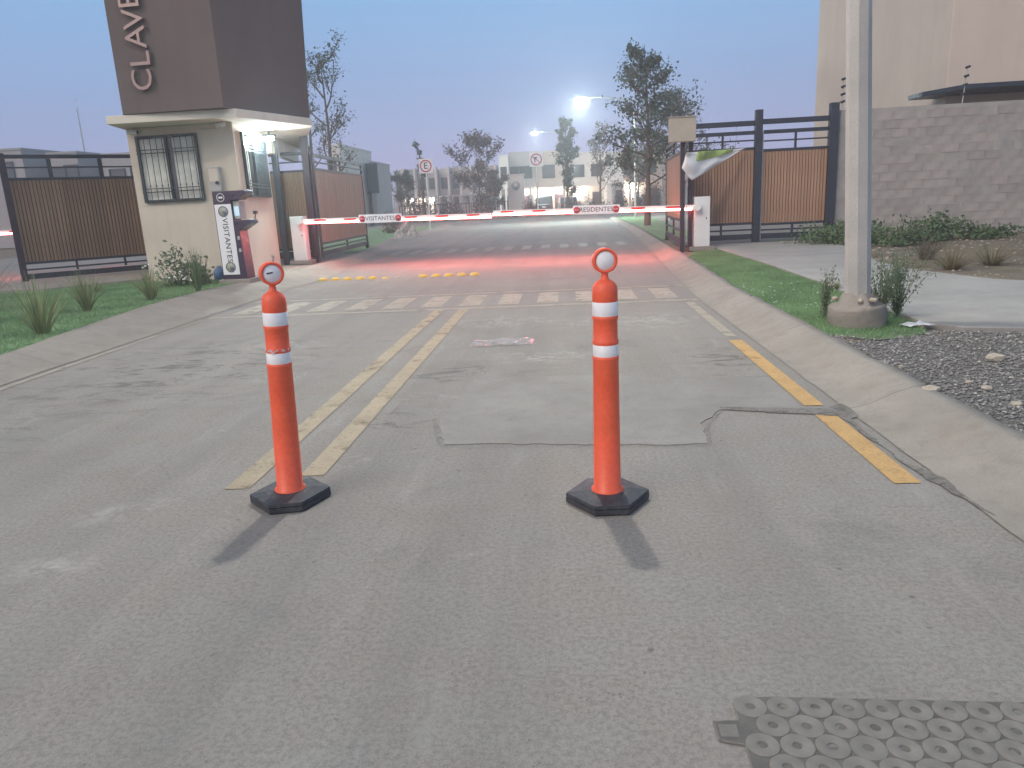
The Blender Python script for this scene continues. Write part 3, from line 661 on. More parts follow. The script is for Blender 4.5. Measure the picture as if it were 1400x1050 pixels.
for zc, mt in ((1.80, None), (1.535, 1), (0.46, 1)):
    if mt is None:
        MB().lathe([(0.070, 0), (0.080, 0), (0.080, 0.006), (0.070, 0.006), (0.070, 0)], 28, M=Rk).build('ring_emblem', M['signwhite'], kk, loc=(-0.10, -0.172, zc))
        MB().box((0, 0, 0), (0.085, 0.006, 0.035)).build('emblem_bar', M['signwhite'], kk, loc=(-0.10, -0.174, zc))
    else:
        d = MB().lathe([(0.0, 0), (0.105, 0), (0.105, 0.004), (0, 0.004)], 28, M=Rk).build('round_print', M['paleprint'], kk, loc=(-0.075, -0.1845, zc))
        MB().lathe([(0.085, 0.005), (0.1, 0.005), (0.1, 0.008), (0.085, 0.008), (0.085, 0.005)], 28, M=Rk).build('print_ring', M['greyprint'], d)
        MB().lathe([(0.0, 0.005), (0.042, 0.005), (0.042, 0.008), (0, 0.008)], 20, M=Rk).build('print_dot', M['greyprint'], d, loc=(0.025, 0, -0.02))
for zc in (1.02, 0.78): MB().box((0.165, -0.173, zc), (0.05, 0.004, 0.07)).build('sticker', M['meter'], kk)
MB().tube((0.44, 0.05, 1.36), (0.47, 0.05, 1.46), 0.012).box((0.47, 0.05, 1.49), (0.07, 0.07, 0.06)).build('intercom', M['steel_black'], kk)

o = MB().lathe([(0.10, 0), (0.125, 0.02), (0.13, 0.16), (0.10, 0.22), (0.05, 0.26), (0.045, 0.29), (0.0, 0.29)], 20).build('plastic_jug', M['blue'], loc=(-7.35, 15.35, VZ))
tag(o, 'small blue plastic jug on the grass behind the kiosk foot', 'jug')

# ------------------------------------------------------------------ barriers
def barrier(cab, arm_end, pz0, pz1, text_, sign_t, lab, grp, right, cabrot, flip=1):
    b = empty('boom_barrier', (cab[0], cab[1], 0), cabrot, lab, 'barrier', grp)
    MB().box((0, 0, VZ+0.03), (0.58, 0.46, 0.10)).build('plinth', M['footing'], b, 0.01)
    MB().box((0, 0, VZ+0.08+0.565), (0.36, 0.34, 1.13)).build('cabinet', M['white'], b, 0.012)
    MB().box((0.10, -0.173, VZ+0.72), (0.02, 0.006, 0.05)).build('lock', M['steel_black'], b)
    R = Matrix.Rotation(-cabrot, 3, 'Z')
    s = R @ (Vector((cab[0]+(-0.12 if right else 0.12), cab[1]-0.22, pz0))-Vector((cab[0], cab[1], 0)))
    e = R @ (Vector(arm_end)-Vector((cab[0], cab[1], 0)))
    d = (e-s); L = d.length; X = d.normalized(); Z = (Vector((0, 0, 1))-X*X.z).normalized(); Y = Z.cross(X)
    rot = Matrix((X, Y, Z)).transposed()
    s.y -= 0
    arm = MB().box((L/2, 0, 0), (L, 0.035, 0.11)).build('arm', M['armwhite'], b, 0.006, loc=s, rot=rot.to_euler())
    MB().tube((0.0, -0.05, 0), (0.0, 0.10, 0), 0.085, n=18).build('pivot', M['white'], b, loc=s, rot=rot.to_euler())
    front = -1 if (rot @ Vector((0, -1, 0))).y < 0 else 1
    k = 0.55
    while k < L-0.25:
        if not (abs(k-sign_t*L) < 0.62 and text_): MB().box((k, front*0.019, 0.012), (0.32, 0.004, 0.050)).build('stripe', M['armred'], arm)
        k += 0.80
    MB().box((L/2+0.06, front*0.022, -0.034), (L-0.13, 0.014, 0.024)).build('led_strip', M['led_red_core'], arm)
    MB().box((L/2+0.06, 0.0, -0.062), (L-0.13, 0.030, 0.010)).build('led_strip', M['led_red'], arm)
    if text_:
        sg = MB().box((0, 0, 0), (1.12, 0.02, 0.21)).build('sign_board', M['signwhite'], arm, 0.003, loc=(sign_t*L, front*0.042, 0.01), rot=(0, 0, 0 if front < 0 else PI))
        text('lettering', text_, 0.15, M['black'], sg, (0, -0.0115, 0), (PI/2, 0, 0), 0.001)
        for sx in (-0.47, 0.47):
            MB().lathe([(0, 0), (0.078, 0), (0.078, 0.004), (0, 0.004)], 24, M=Rk).build('stop_disc', M['redprint'], sg, loc=(sx, -0.0105, 0))
            text('disc_lettering', 'ALTO', 0.05, M['signwhite'], sg, (sx, -0.0155, 0), (PI/2, 0, 0), 0.001)
    return b
armR_end = at(674, 291, 18.75); armL_end = at(672, 294, 18.82)
barrier((3.16, 17.98), armR_end, 1.12, 0, 'RESIDENTES', 0.475, 'boom barrier with RESIDENTES board and red light strip, white cabinet at right kerb', 'boom barriers across the entrance', True, 0.0)
barrier((-6.95, 19.35), armL_end, 1.22, 0, 'VISITANTES', 0.43, 'boom barrier with VISITANTES board and red light strip, white cabinet beside the booth', 'boom barriers across the entrance', False, 0.06)
barrier((-19.6, 20.8), (-13.3, 20.6, 1.30), 1.30, 0, None, 0, 'red-lit boom barrier arm behind the left end of the brown fence', 'boom barriers across the entrance', False, 0.0)
# light of the strips on road and gates
for a_, b_, pw in (((-1.4, 18.5, 1.04), (2.5, 17.75, 1.0), 10), ((-4.3, 18.9, 1.06), (-1.8, 18.65, 1.06), 8)):
    a_, b_ = Vector(a_), Vector(b_)
    for k in range(3):
        p = a_.lerp(b_, (k+0.5)/3)+Vector((0, -0.12, 0)); area('strip_light', p, p+Vector((0, -2.0, -1)), pw, 0.5, (1.0, 0.18, 0.16), 2.7)
        p = p+Vector((0, 0.3, 0)); area('strip_light', p, p+Vector((0, 1.8, -1)), pw*0.9, 0.5, (1.0, 0.18, 0.16), 2.7)

# ------------------------------------------------------------------ gates and fences
def slats(parent, x0, x1, z0, z1, pitch, y, mt, single=True, wfrac=0.8):
    n = int(round((x1-x0)/pitch)); me = None; pitch = (x1-x0)/n; mm = MB()
    for i in range(n):
        x = x0+(i+0.5)*pitch
        if single:
            if me is None: o = MB().box((0, 0, 0), (pitch*wfrac, 0.025, z1-z0)).build('slat', mt, parent); me = o.data
            else: o = bpy.data.objects.new('slat', me); C.objects.link(o); o.parent = parent
            o.location = (x, y+random.uniform(-.003, .003), (z0+z1)/2)
        else: mm.box((x, y+random.uniform(-.003, .003), (z0+z1)/2), (pitch*wfrac, 0.025, z1-z0))
    if not single: tag(mm.build('slats', mt, parent), kind='stuff')
def gate_panel(root, x0, x1, zt, z_w1, z_w0, y, pitch, mt, steel, single=True, mid=True, zb=None, back=0.03):
    W = x1-x0; cx = (x0+x1)/2; zb = VZ+0.10 if zb is None else zb
    def bar(z, h, d=0.05, nm='rail'): MB().box((cx, y, z), (W, d, h)).build(nm, steel, root, 0.003)
    bar(zt, 0.09); bar(z_w1+0.03, 0.06); bar(z_w0-0.03, 0.06); bar((zt+z_w1)/2+0.02, 0.035); bar(zb+0.06, 0.13); bar((z_w0+zb)/2+0.02, 0.04)
    if mid:
        for xm in (cx,):
            MB().box((xm, y, (zt-0.045+z_w1+0.06)/2), (0.05, 0.045, zt-z_w1-0.105)).build('mullion', steel, root)
            MB().box((xm, y, (z_w0-0.06+zb+0.125)/2), (0.05, 0.045, z_w0-zb-0.185)).build('mullion', steel, root)
    slats(root, x0, x1, z_w0, z_w1, pitch, y+0.0, mt, single)
    MB().box((cx, y+back, (z_w0+z_w1)/2), (W, 0.012, z_w1-z_w0)).build('backing', steel, root)

GY = 19.42
gs = M['steel_black']
def post(x, y, h, wd, lab, mt=gs, grp='steel posts at the gates'):
    p = MB().box((0, 0, (h+VZ)/2-0.02), (wd, wd, h-VZ+0.04)).build('gate_post', mt, bevel=0.006, loc=(x, y, 0.0)); tag(p, lab, 'post', grp)
    return p
# right gate wall: two bays
bA, bB, bC = at(945, 300, GY).x, at(1033, 300, GY).x, at(1132, 300, GY).x
g1 = empty('slatted_fence', (0, 0, 0), 0, 'left bay of the brown slatted gate at right, half covered by the pale banner', 'fence', 'brown slatted gate bays at right')
gate_panel(g1, bA-0.02, bB-0.09, 2.80, 2.40, 0.66, GY, 0.073, M['wood'], gs)
g2 = empty('slatted_fence', (0, 0, 0), 0, 'right bay of the brown slatted gate, between the two tall black posts', 'fence', 'brown slatted gate bays at right')
gate_panel(g2, bB+0.13, bC-0.10, 2.80, 2.34, 0.62, GY, 0.073, M['wood'], gs)
for (xa, xb) in ((bA-0.1, bB-0.09), (bB+0.09, bC-0.10)):
    pass
MB().box(((bA+bB)/2-0.1, GY, 3.02), (bB-bA+0.05, 0.08, 0.12)).build('top_beam', gs, g1, 0.004)
MB().box(((bB+bC)/2, GY, 3.04), (bC-bB-0.19, 0.08, 0.12)).build('top_beam', gs, g2, 0.004)
MB().box((bB+0.115, GY-0.01, 1.5), (0.03, 0.05, 2.6)).build('stile', M['galv'], g2)
post(bB, GY-0.03, 3.32, 0.17, 'tall black steel post between the two bays of the right gate')
post(bC, GY-0.03, 3.38, 0.19, 'tall black steel post at the right end of the gate beside the block wall')
pA = (2.70, 17.80)
post(pA[0], pA[1], 2.70, 0.10, 'dark steel post under the beige box, behind the right barrier cabinet', M['steel_plum'])
post(pA[0]+0.20, pA[1]+0.10, 2.75, 0.09, 'slimmer dark post just behind the right barrier cabinet, next to the chain', M['steel_plum'])
bx = at(932, 178, 17.75); e = empty('control_box', (bx.x, bx.y-0.06, bx.z), 0.05, 'plain beige sheet metal box on top of the dark gate post', 'box')
MB().box((0, 0, 0), (0.58, 0.22, 0.52)).build('case', M['boxbeige'], e, 0.012)
MB().box((0, 0, 0.27), (0.62, 0.26, 0.02)).build('lid', M['boxbeige'], e, 0.004)
ch = MB(); 
for i in range(26): ch.box((0, 0, 2.2-i*0.075), (0.022 if i % 2 else 0.01, 0.01 if i % 2 else 0.022, 0.07))
tag(ch.build('chain', M['galv'], loc=(pA[0]+0.09, pA[1]-0.07, 0.05)), 'thin grey chain hanging between the two dark posts at right', 'chain')
# open gate leaves, running back along the road
def leaf(p0, p1, lab, zt, z1, z0, mt, single, extra=True, ground=VZ, back=0.03):
    d = Vector((p1[0]-p0[0], p1[1]-p0[1])); L = d.length
    e = empty('gate_leaf', (p0[0], p0[1], 0), math.atan2(d.y, d.x), lab, 'gate', 'brown slatted gate leaves')
    gate_panel(e, 0.05, L-0.05, zt, z1, z0, 0, 0.075, mt, M['steel_plum'], single, zb=ground+0.12, back=back)
    for x in (0.02, L-0.02): MB().box((x, 0, (zt+0.05+ground+0.08)/2), (0.06, 0.06, zt-ground-0.03)).build('stile', M['steel_plum'], e)
    if extra:
        MB().tube((L-0.1, -0.05, ground+0.10), (L-0.1, 0.05, ground+0.10), 0.09, n=18).build('wheel', M['rubber'], e)
    return e
leaf((2.74, 18.0), (2.98, 22.6), 'open brown gate leaf seen edge-on behind the right barrier arm', 2.72, 2.36, 0.85, M['wood'], True, back=-0.03)
leaf((-6.62, 20.0), (-6.78, 25.4), 'open brown gate leaf on a wheel left of the road behind the VISITANTES barrier', 2.90, 2.52, 0.62, M['wood'], True)
post(-7.36, 19.30, 3.25, 0.14, 'black steel post at the rear corner of the guard booth', gs)
post(-6.74, 19.85, 3.42, 0.17, 'tall dark post carrying the left gate leaf behind the white cabinet', M['steel_plum'])
e = empty('slatted_fence', (0, 0, 0), 0, 'narrow brown slatted infill between two dark posts right of the booth', 'fence')
gate_panel(e, -8.1, -6.84, 2.96, 2.48, 0.5, 20.0, 0.073, M['wood_dark'], gs, True, False)
# long fence left of the booth
fA, fB = Vector((-13.05, 17.1)), Vector((-8.9, 20.9)); dF = fB-fA
fl_e = empty('slatted_fence', (fA.x, fA.y, 0), math.atan2(dF.y, dF.x), 'long brown slatted fence panel with open rails left of the booth', 'fence')
LF = dF.length
gate_panel(fl_e, 0.06, LF, 3.04, 2.50, 0.60, 0, 0.078, M['wood_dark'], M['steel_black'], True, False, zb=VZ+0.05)
for xm in (0.95, 2.05, 3.2, 4.4):
    MB().box((xm, 0, 2.775), (0.09, 0.045, 0.43)).build('mullion', gs, fl_e); MB().box((xm+0.2, 0, 0.44), (0.05, 0.045, 0.2)).build('mullion', gs, fl_e)
MB().box((0, 0, 1.62), (0.14, 0.14, 2.98)).build('end_post', M['steel_plum'], fl_e)

# banner hung on the gate
bn = empty('banner', (0, 0, 0), 0, 'sagging pale vinyl banner with green top tied over the left gate bay', 'banner')
q = [at(938, 209, 17.62), at(1017, 203, 19.35), at(945, 247, 17.60), at(931, 230, 17.58)]
def banner_mesh(u0, u1, v0, v1, off):
    m = MB(); nu, nv = 22, 12; vs = []
    for j in range(nv+1):
        for i in range(nu+1):
            u = u0+(u1-u0)*i/nu; v = v0+(v1-v0)*j/nv
            topp = q[0].lerp(q[1], u); botp = q[3].lerp(q[2], min(1, u/0.22)) if u < 0.22 else q[2].lerp(q[1], (u-0.22)/0.78)
            p = topp.lerp(botp, v); sag = 0.05*math.sin(PI*min(1, v))*math.sin(u*PI)
            p.y += -0.10-off+0.035*math.sin(u*16+v*5)+0.03*math.sin(v*9-u*4); p.z -= sag*(1-v)*1.2; vs.append(p)
    m.add(vs, [(j*(nu+1)+i, j*(nu+1)+i+1, (j+1)*(nu+1)+i+1, (j+1)*(nu+1)+i) for j in range(nv) for i in range(nu)], True); return m
for nm, a, mt in (('sheet', (0, 1, 0, 1, 0.0), M['banner']), ('green_print', (0.18, 0.78, 0.0, 0.30, 0.012), M['bannergreen'])):
    o = banner_mesh(*a).build(nm, mt, bn); s = o.modifiers.new('solid', 'SOLIDIFY'); s.thickness = 0.003

# ------------------------------------------------------------------ block wall, building behind it
WY, WX0, WX1, WH = 19.55, at(1145, 200, 19.55).x, 15.2, 3.22
wall = empty('block_wall', (WX0, WY, 0), 0, 'bare grey concrete block wall right of the gate', 'wall')
MB().box(((WX1-WX0)/2, 0.02, WH/2), (WX1-WX0, 0.176, WH-0.02)).build('mortar_core', M['mortar'], wall)
bw, bh = 0.405, 0.205; row = 0; z = 0.05; bmesh_full = None; cnt = 0
while z+bh < WH+0.02:
    x = 0.0 if row % 2 == 0 else bw/2
    if row % 2: 
        MB().box((bw/4-0.004, 0.008, z+bh/2), (bw/2-0.014, 0.16, bh-0.012)).build('block', M['block'], wall)
    while x+bw <= WX1-WX0+0.01:
        if (WX0+x) < 13.6 and cnt < 330:
            if bmesh_full is None: o = MB().box((0, 0, 0), (bw-0.012, 0.16, bh-0.012)).build('block', M['block'], wall, 0); bmesh_full = o.data
            else: o = bpy.data.objects.new('block', bmesh_full); C.objects.link(o); o.parent = wall
            o.location = (x+bw/2+random.uniform(-.003, .003), 0.008+random.uniform(-.006, .006), z+bh/2); o.rotation_euler = (0, 0, random.uniform(-.01, .01)); cnt += 1
        x += bw
    z += bh; row += 1
# smooth column bands within the wall
for xc in (0.12, 5.15): MB().box((xc, -0.085 if xc < 1 else -0.083, WH/2), (0.26, 0.03, WH-0.04)).build('column', M['mortar'], wall, 0.004)
bl = at(1299, 60, 22.6).x
bd = empty('house', (bl, 22.6, 0), 0, 'large windowless beige stucco building behind the block wall at right', 'building')
MB().box((7, 5.6, 4.7), (14, 11.2, 9.4)).build('wall', M['beige2'], bd, 0.02)
MB().box((7, 5.6, 9.44), (14.16, 11.36, 0.10)).build('coping', M['beige2'], bd, 0.01)
MB().prism([(-0.75, -0.25), (-0.2, -1.5), (12, -1.9), (12, -0.005), (-0.003, -0.005), (-0.003, 0.6), (-0.75, 0.6)], 3.70, 3.82).build('awning', M['steel_black'], bd, 0.01)
for px, ht, lab in ((1152, 0.72, 'grey electric fence rod with four insulators on the wall end beside the gate'), (1316, 0.82, 'leaning electric fence rod with four insulators on the wall above the awning')):
    p = at(px, 140, 19.6); e = empty('fence_rod', (p.x, 19.62, WH), 0, lab, 'fence rod', 'electric fence rods on the wall')
    ln = 0.05 if px > 1200 else 0.0
    MB().tube((0, 0, -0.05), (ln, 0, ht), 0.012, n=8).build('rod', M['galv'], e)
    for i in range(4): MB().tube((ln*(i+1)/4-0.05, -0.02, ht*(0.25+0.24*i)), (ln*(i+1)/4+0.05, -0.02, ht*(0.25+0.24*i)+0.03), 0.028, n=8).build('insulator', M['steel_black'], e)

# ------------------------------------------------------------------ street lamps
def street_lamp(x, y, z0, H_, arm, lab, r0=0.115, r1=0.075, footing=True, rz=0.0):
    e = empty('street_lamp', (x, y, z0), rz, lab, 'street lamp', 'street lamps along the road')
    m = MB(); m.tube((0, 0, 0.28 if footing else 0), (0, 0, H_), r0, r1, n=8, smooth=False).build('pole', M['galv'], e)
    if footing:
        m = MB(); r = random.Random(4); n = 18; prof = [(0.245, 0.0), (0.255, 0.10), (0.262, 0.20), (0.25, 0.225), (0.16, 0.24), (0.125, 0.36)]
        vs = []
        for k, (rr, zz) in enumerate(prof):
            for i in range(n):
                t = 2*PI*i/n; q_ = rr*(1+r.uniform(-.07, .07)); vs.append((q_*math.cos(t), q_*math.sin(t), zz*0.88+r.uniform(-.022, .022)*(k > 0)))
        m.add(vs, [(k*n+i, k*n+(i+1) % n, (k+1)*n+(i+1) % n, (k+1)*n+i) for k in range(len(prof)-1) for i in range(n)]+[tuple((len(prof)-1)*n+i for i in range(n))], True)
        m.build('footing', M['footing'], e)
        for i in range(9):
            t = r.uniform(0, 6.28); q_ = r.uniform(.15, .24); MB().lathe([(0.0, -0.02), (0.028, 0), (0.02, 0.02), (0, 0.03)], 6).build('rubble', M['pebble'], e, loc=(q_*math.cos(t), q_*math.sin(t), 0.25))
    s = 1 if arm > 0 else -1; A = abs(arm)
    pts = [(0, 0, H_-0.05)]+[(s*(A-0.5)*t, 0, H_-0.05+0.35*math.sin(t*PI/2)) for t in (0.15, 0.35, 0.6, 0.8, 1.0)]
    MB().path(pts, 0.035, 8).build('arm', M['galv'], e)
    hz = H_+0.28
    MB().add([(s*(A-0.55), -0.07, hz-0.03), (s*(A-0.55), 0.07, hz-0.03), (s*(A+0.25), 0.14, hz-0.03), (s*(A+0.25), -0.14, hz-0.03),
              (s*(A-0.55), -0.05, hz+0.05), (s*(A-0.55), 0.05, hz+0.05), (s*(A+0.2), 0.10, hz+0.07), (s*(A+0.2), -0.10, hz+0.07)],
             [(3, 2, 1, 0), (4, 5, 6, 7), (0, 1, 5, 4), (1, 2, 6, 5), (2, 3, 7, 6), (3, 0, 4, 7)]).build('lamp_head', M['galv'], e, 0.01)
    MB().box((s*(A), 0, hz-0.045), (0.40, 0.20, 0.028)).build('lamp_lens', M['lens'], e)
    if not footing: MB().lathe([(0.0, -0.16), (0.16, -0.15), (0.26, -0.09), (0.31, 0.0), (0.31, 0.04)], 20).build('lamp_globe', M['far_lens'], e, loc=(s*A, 0, hz-0.06))
    return Vector((x+s*A*math.cos(rz), y+s*A*math.sin(rz), z0+hz-0.09))
L0 = street_lamp(2.78, 7.28, VZ-0.01, 10.0, -3.12, 'tapered grey street lamp pole in a concrete footing on the right verge', rz=-0.36)
bpy.data.objects['street_lamp'].rotation_euler.y = -0.052; L0.x -= 0.50; L0.y += 0.15
area('street_light', L0, (L0.x, L0.y, 0), LAMP_W, 0.42, (1.0, 0.92, 0.81))
l1 = at(793, 138, 48); L1 = street_lamp(4.4, 48, 0.1, 6.95, -(4.4-l1.x), 'brightly lit street lamp beyond the gate, right of the far road', 0.07, 0.05, False)
area('street_light', L1+Vector((0, 0, -.2)), (L1.x, L1.y-3, 0), 420, 0.5, (0.85, 1.0, 0.97))
l2 = at(731, 185, 80); L2 = street_lamp(0.0, 80, 0.05, 7.9, -abs(l2.x), 'small distant lit street lamp left of the bright one', 0.07, 0.05, False)
area('street_light', L2+Vector((0, 0, -.2)), (L2.x, L2.y-3, 0), 120, 0.5, (0.85, 1.0, 0.97))

# ------------------------------------------------------------------ signs, pillar
def road_sign(px, py, Y, size, kind, lab):
    c = at(px, py, Y); e = empty('road_sign', (c.x, c.y, 0.1), 0, lab, 'road sign', 'square signs beyond the gate')
    MB().tube((0, 0.04, 0), (0, 0.04, c.z-0.1), 0.035*size/0.75, n=8).build('pole', M['white'], e)
    s = MB().box((0, 0, 0), (size, 0.02, size)).build('sign_plate', M['signwhite'], e, 0.01, loc=(0, 0, c.z-0.1))
    MB().lathe([(size*.34, 0), (size*.42, 0), (size*.42, 0.006), (size*.34, 0.006), (size*.34, 0)], 32, M=Rk).build('ring', M['redprint'], s, loc=(0, -0.011, 0))
    if kind == 'E': text('lettering', 'E', size*0.62, M['black'], s, (0, -0.015, 0), (PI/2, 0, 0), 0.004)
    else:
        MB().path([(-0.10*size, -0.015, -0.2*size), (-0.10*size, -0.015, 0.02*size), (-0.03*size, -0.015, 0.14*size), (0.08*size, -0.015, 0.12*size)], 0.035*size, 6).path([(-.18*size, -.015, .04*size), (-.10*size, -.015, .18*size), (0.0, -.015, .06*size)], 0.02*size).build('arrow', M['black'], s)
        MB().box((0, -0.02, 0), (0.78*size, 0.004, 0.06*size), M=Matrix.Rotation(math.radians(40), 3, 'Y')).build('slash', M['redprint'], s)
road_sign(582, 227, 42, 0.78, 'E', 'white square sign with a black E in a red ring on a thin pole')
road_sign(733, 218, 70, 1.25, 'N', 'white square sign with a slashed arrow in a red ring')
pl = at(705, 240, 74); wd = at(716, 260, 74).x-at(694, 260, 74).x
e = empty('monument_pillar', (pl.x, 74, 0), 0, 'pale pink square pillar with a dark round emblem in the median', 'pillar')
MB().box((0, 0, pl.z/2), (wd, 1.0, pl.z)).build('shaft', M['hpale'], e, 0.03); MB().box((0, 0, pl.z+0.06), (wd+0.16, 1.16, 0.12)).build('cap', M['hpale'], e, 0.02)
MB().lathe([(0, 0), (0.42, 0), (0.42, 0.04), (0, 0.04)], 24, M=Rk).build('emblem', M['hgrey'], e, loc=(0.0, -0.502, pl.z-0.95))
MB().lathe([(0.0, 0.042), (0.16, 0.042), (0.16, 0.06), (0, 0.06)], 20, M=Rk).build('emblem_centre', M['hpale'], e, loc=(0.0, -0.502, pl.z-0.95))

# ------------------------------------------------------------------ houses
def house(x0, x1, y, h, depth, mt, wins=(), label='', lamp=(), carport=None, fins=(), parapet=True, grp='two-storey houses beyond the gate', cat='house'):
    W = x1-x0; e = empty('house', ((x0+x1)/2, y, 0.0), 0, label, cat, grp)
    MB().box((0, depth/2, h/2), (W, depth, h)).build('wall', mt, e)
    if parapet: MB().box((0, depth/2, h+0.06), (W+0.10, depth+0.10, 0.14)).build('parapet', mt, e)
    for (u, z, ww, hh) in wins:
        f = MB()
        cx_ = (u-0.5)*W
        f.box((cx_, -0.05, z+hh/2+0.04-0.0), (ww+0.12, 0.10, 0.08)) if False else None
        fr = MB().box((cx_, -0.02, z-hh/2-0.03), (ww+0.12, 0.14, 0.06)).box((cx_, -0.02, z+hh/2+0.03), (ww+0.12, 0.14, 0.06)).box((cx_-ww/2-0.03, -0.02, z), (0.06, 0.14, hh)).box((cx_+ww/2+0.03, -0.02, z), (0.06, 0.14, hh)).build('window', M['frame'], e)
        MB().box((cx_, -0.012, z), (ww, 0.03, hh)).build('pane', M['glass'], fr)
    for (u, ww, hh, dd) in fins: MB().box(((u-0.5)*W, -dd/2-0.002, hh/2), (ww, dd, hh)).build('fin', M['hpale'], e)
    if carport:
        u0, u1, zc, dd = carport
        cw = (u1-u0)*W; cc = ((u0+u1)/2-0.5)*W
        MB().box((cc, -dd/2-0.003, zc), (cw, dd, 0.18)).build('porch_roof', mt, e)
        for sx in (-1, 1): MB().box((cc+sx*(cw/2-0.12), -dd+0.12, (zc-0.09)/2), (0.2, 0.2, zc-0.09)).build('porch_column', mt, e)
        MB().box((cc-cw*0.18, -0.03, 1.15), (cw*0.42, 0.06, 2.3)).build('garage_door', M['hgrey'], e)
        MB().box((cc+cw*0.28, -0.03, 1.05), (0.95, 0.06, 2.1)).build('door', M['steel_plum'], e)
    for (u, z) in lamp:
        MB().box(((u-0.5)*W, -0.12, z), (0.34, 0.22, 0.16)).build('porch_lamp', M['porch'], e)
        L = bpy.data.lights.new('porch_light', 'POINT'); L.energy = 160; L.shadow_soft_size = 0.15; L.color = (1, 0.92, 0.8)
        lo = bpy.data.objects.new('porch_light', L); C.objects.link(lo); lo.location = ((x0+x1)/2+(u-0.5)*W, y-0.7, z-0.15)
    return e
def X(px, Y): return at(px, 270, Y).x
# near left block
house(X(458, 60), X(505, 67), 60, 6.35, 9, M['hpale'], [(0.25, 4.6, 1.0, 1.2)], 'pale two-storey house just behind the open left gate leaf', fins=((0.95, 0.35, 6.5, 1.2),))
house(X(509, 66), X(536, 72), 66, 5.3, 6, M['hgrey'], [(0.45, 4.0, 0.9, 2.4)], 'grey two-storey house with tall dark window, right of the pale house by the left gate')
# far middle row
xs = [541, 556, 571, 586, 601, 617, 632, 648, 664, 680]
for i in range(len(xs)-1):
    a, b = X(xs[i], 112), X(xs[i+1], 112)
    lamps = [(0.5, 2.3)] if i in (1, 2, 3) else []
    desc = ['grey far row house at the left end, beside the house by the gate', 'far row house with the brightest white porch', 'far row house hidden directly behind the E sign', 'far row house with a lit porch just right of the E sign', 'far row house with dark window, two right of the E sign pole', 'far row house left of the round tree, with a pale fin', 'far row house half hidden by the left edge of the round tree', 'far row house behind the middle of the round tree', 'far row house between the round tree and the monument pillar'][i]
    house(a+0.02, b-0.02, 112+(i % 3)*0.8, 6.6-0.25*(i % 2)+(0.3 if i in (1, 5) else 0), 9, [M['hgrey'], M['hpale'], M['htan']][i % 3 if i != 1 else 0], [(0.45, 4.6, 0.9, 1.5)], desc, lamp=lamps, fins=((0.93, 0.3, 6.9, 1.5),), carport=(0.05, 0.9, 2.7, 2.2), grp='far row of two-storey houses')
# right row
R_ = [(684, 697, 88, 6.5, 'hpale', [(0.5, 4.6, 0.6, 1.4)], [], 'pale narrow house front at the left of the right-hand row, above the pillar'),
      (697, 731, 90, 6.9, 'hgrey', [(0.2, 4.7, 1.1, 1.3), (0.68, 4.7, 1.4, 1.3)], [(0.5, 2.5)], 'grey-brown two-storey house directly behind the pillar and slashed-arrow sign'),
      (731, 776, 91, 6.9, 'htan', [(0.45, 4.7, 1.4, 1.4)], [(0.25, 2.5), (0.8, 2.6)], 'tan two-storey house with bright porch, left of the tall slim tree'),
      (776, 830, 92, 6.6, 'hpale', [(0.3, 4.6, 1.2, 1.3), (0.75, 4.6, 1.2, 1.3)], [(0.25, 2.6)], 'pale two-storey house behind the slim tree under the bright lamp'),
      (830, 853, 84, 6.0, 'hpale', [(0.12, 5.3, 0.4, 1.0)], [], 'pale stepped house front right of the slim tree, without porch light'),
      (853, 905, 86, 6.1, 'htan', [(0.15, 4.5, 1.0, 1.5), (0.7, 4.5, 1.2, 1.3)], [(0.2, 2.4)], 'tan two-storey house behind the big feathery tree'),
      (905, 960, 84, 5.6, 'hgrey', [(0.4, 4.3, 1.2, 1.3)], [], 'grey house at the right end of the row, behind the beige box')]
for a, b, Y, h, mt, wn_, lm, lab in R_:
    house(X(a, Y)+0.02, X(b, Y)-0.02, Y, h, 9, M[mt], wn_, lab, lamp=lm, carport=(0.08, 0.92, 2.9, 2.6), grp='right row of two-storey houses')
# roofs seen over the left fence
for a, b, Y, tp, mt, lab in ((-60, 34, 50, 207, 'hgrey', 'low dark house over the far left end of the brown fence'), (34, 67, 54, 222, 'hpale', 'pale low house behind the fence, between two dark ones at far left'), (67, 109, 50, 210, 'hgrey', 'dark boxy house over the middle of the left fence'), (109, 141, 56, 224, 'htan', 'low tan house behind the fence, left of the booth'), (141, 205, 50, 211, 'hgrey', 'dark house over the fence just left of the booth')):
    tpz = at((a+b)/2, tp, Y).z
    house(at(a, 230, Y).x, at(b, 230, Y).x-0.05, Y, tpz, 8, M[mt], [(0.3, tpz-1.5, 1.0, 1.1), (0.75, tpz-1.4, 0.9, 1.2)], lab, grp='houses beyond the left fence')
ms = at(105, 148, 150); m = MB().path([(0, 0, 0), (0, 0, ms.z)], 0.22, 6, 0.10)
for i in range(14): m.tube((-0.4, 0, 4+i*1.6), (0.4, 0, 4.8+i*1.6), 0.05, n=4)
tag(m.build('radio_mast', M['galv'], loc=(ms.x, 150, 0)), 'thin distant radio mast rising behind the left fence', 'mast')

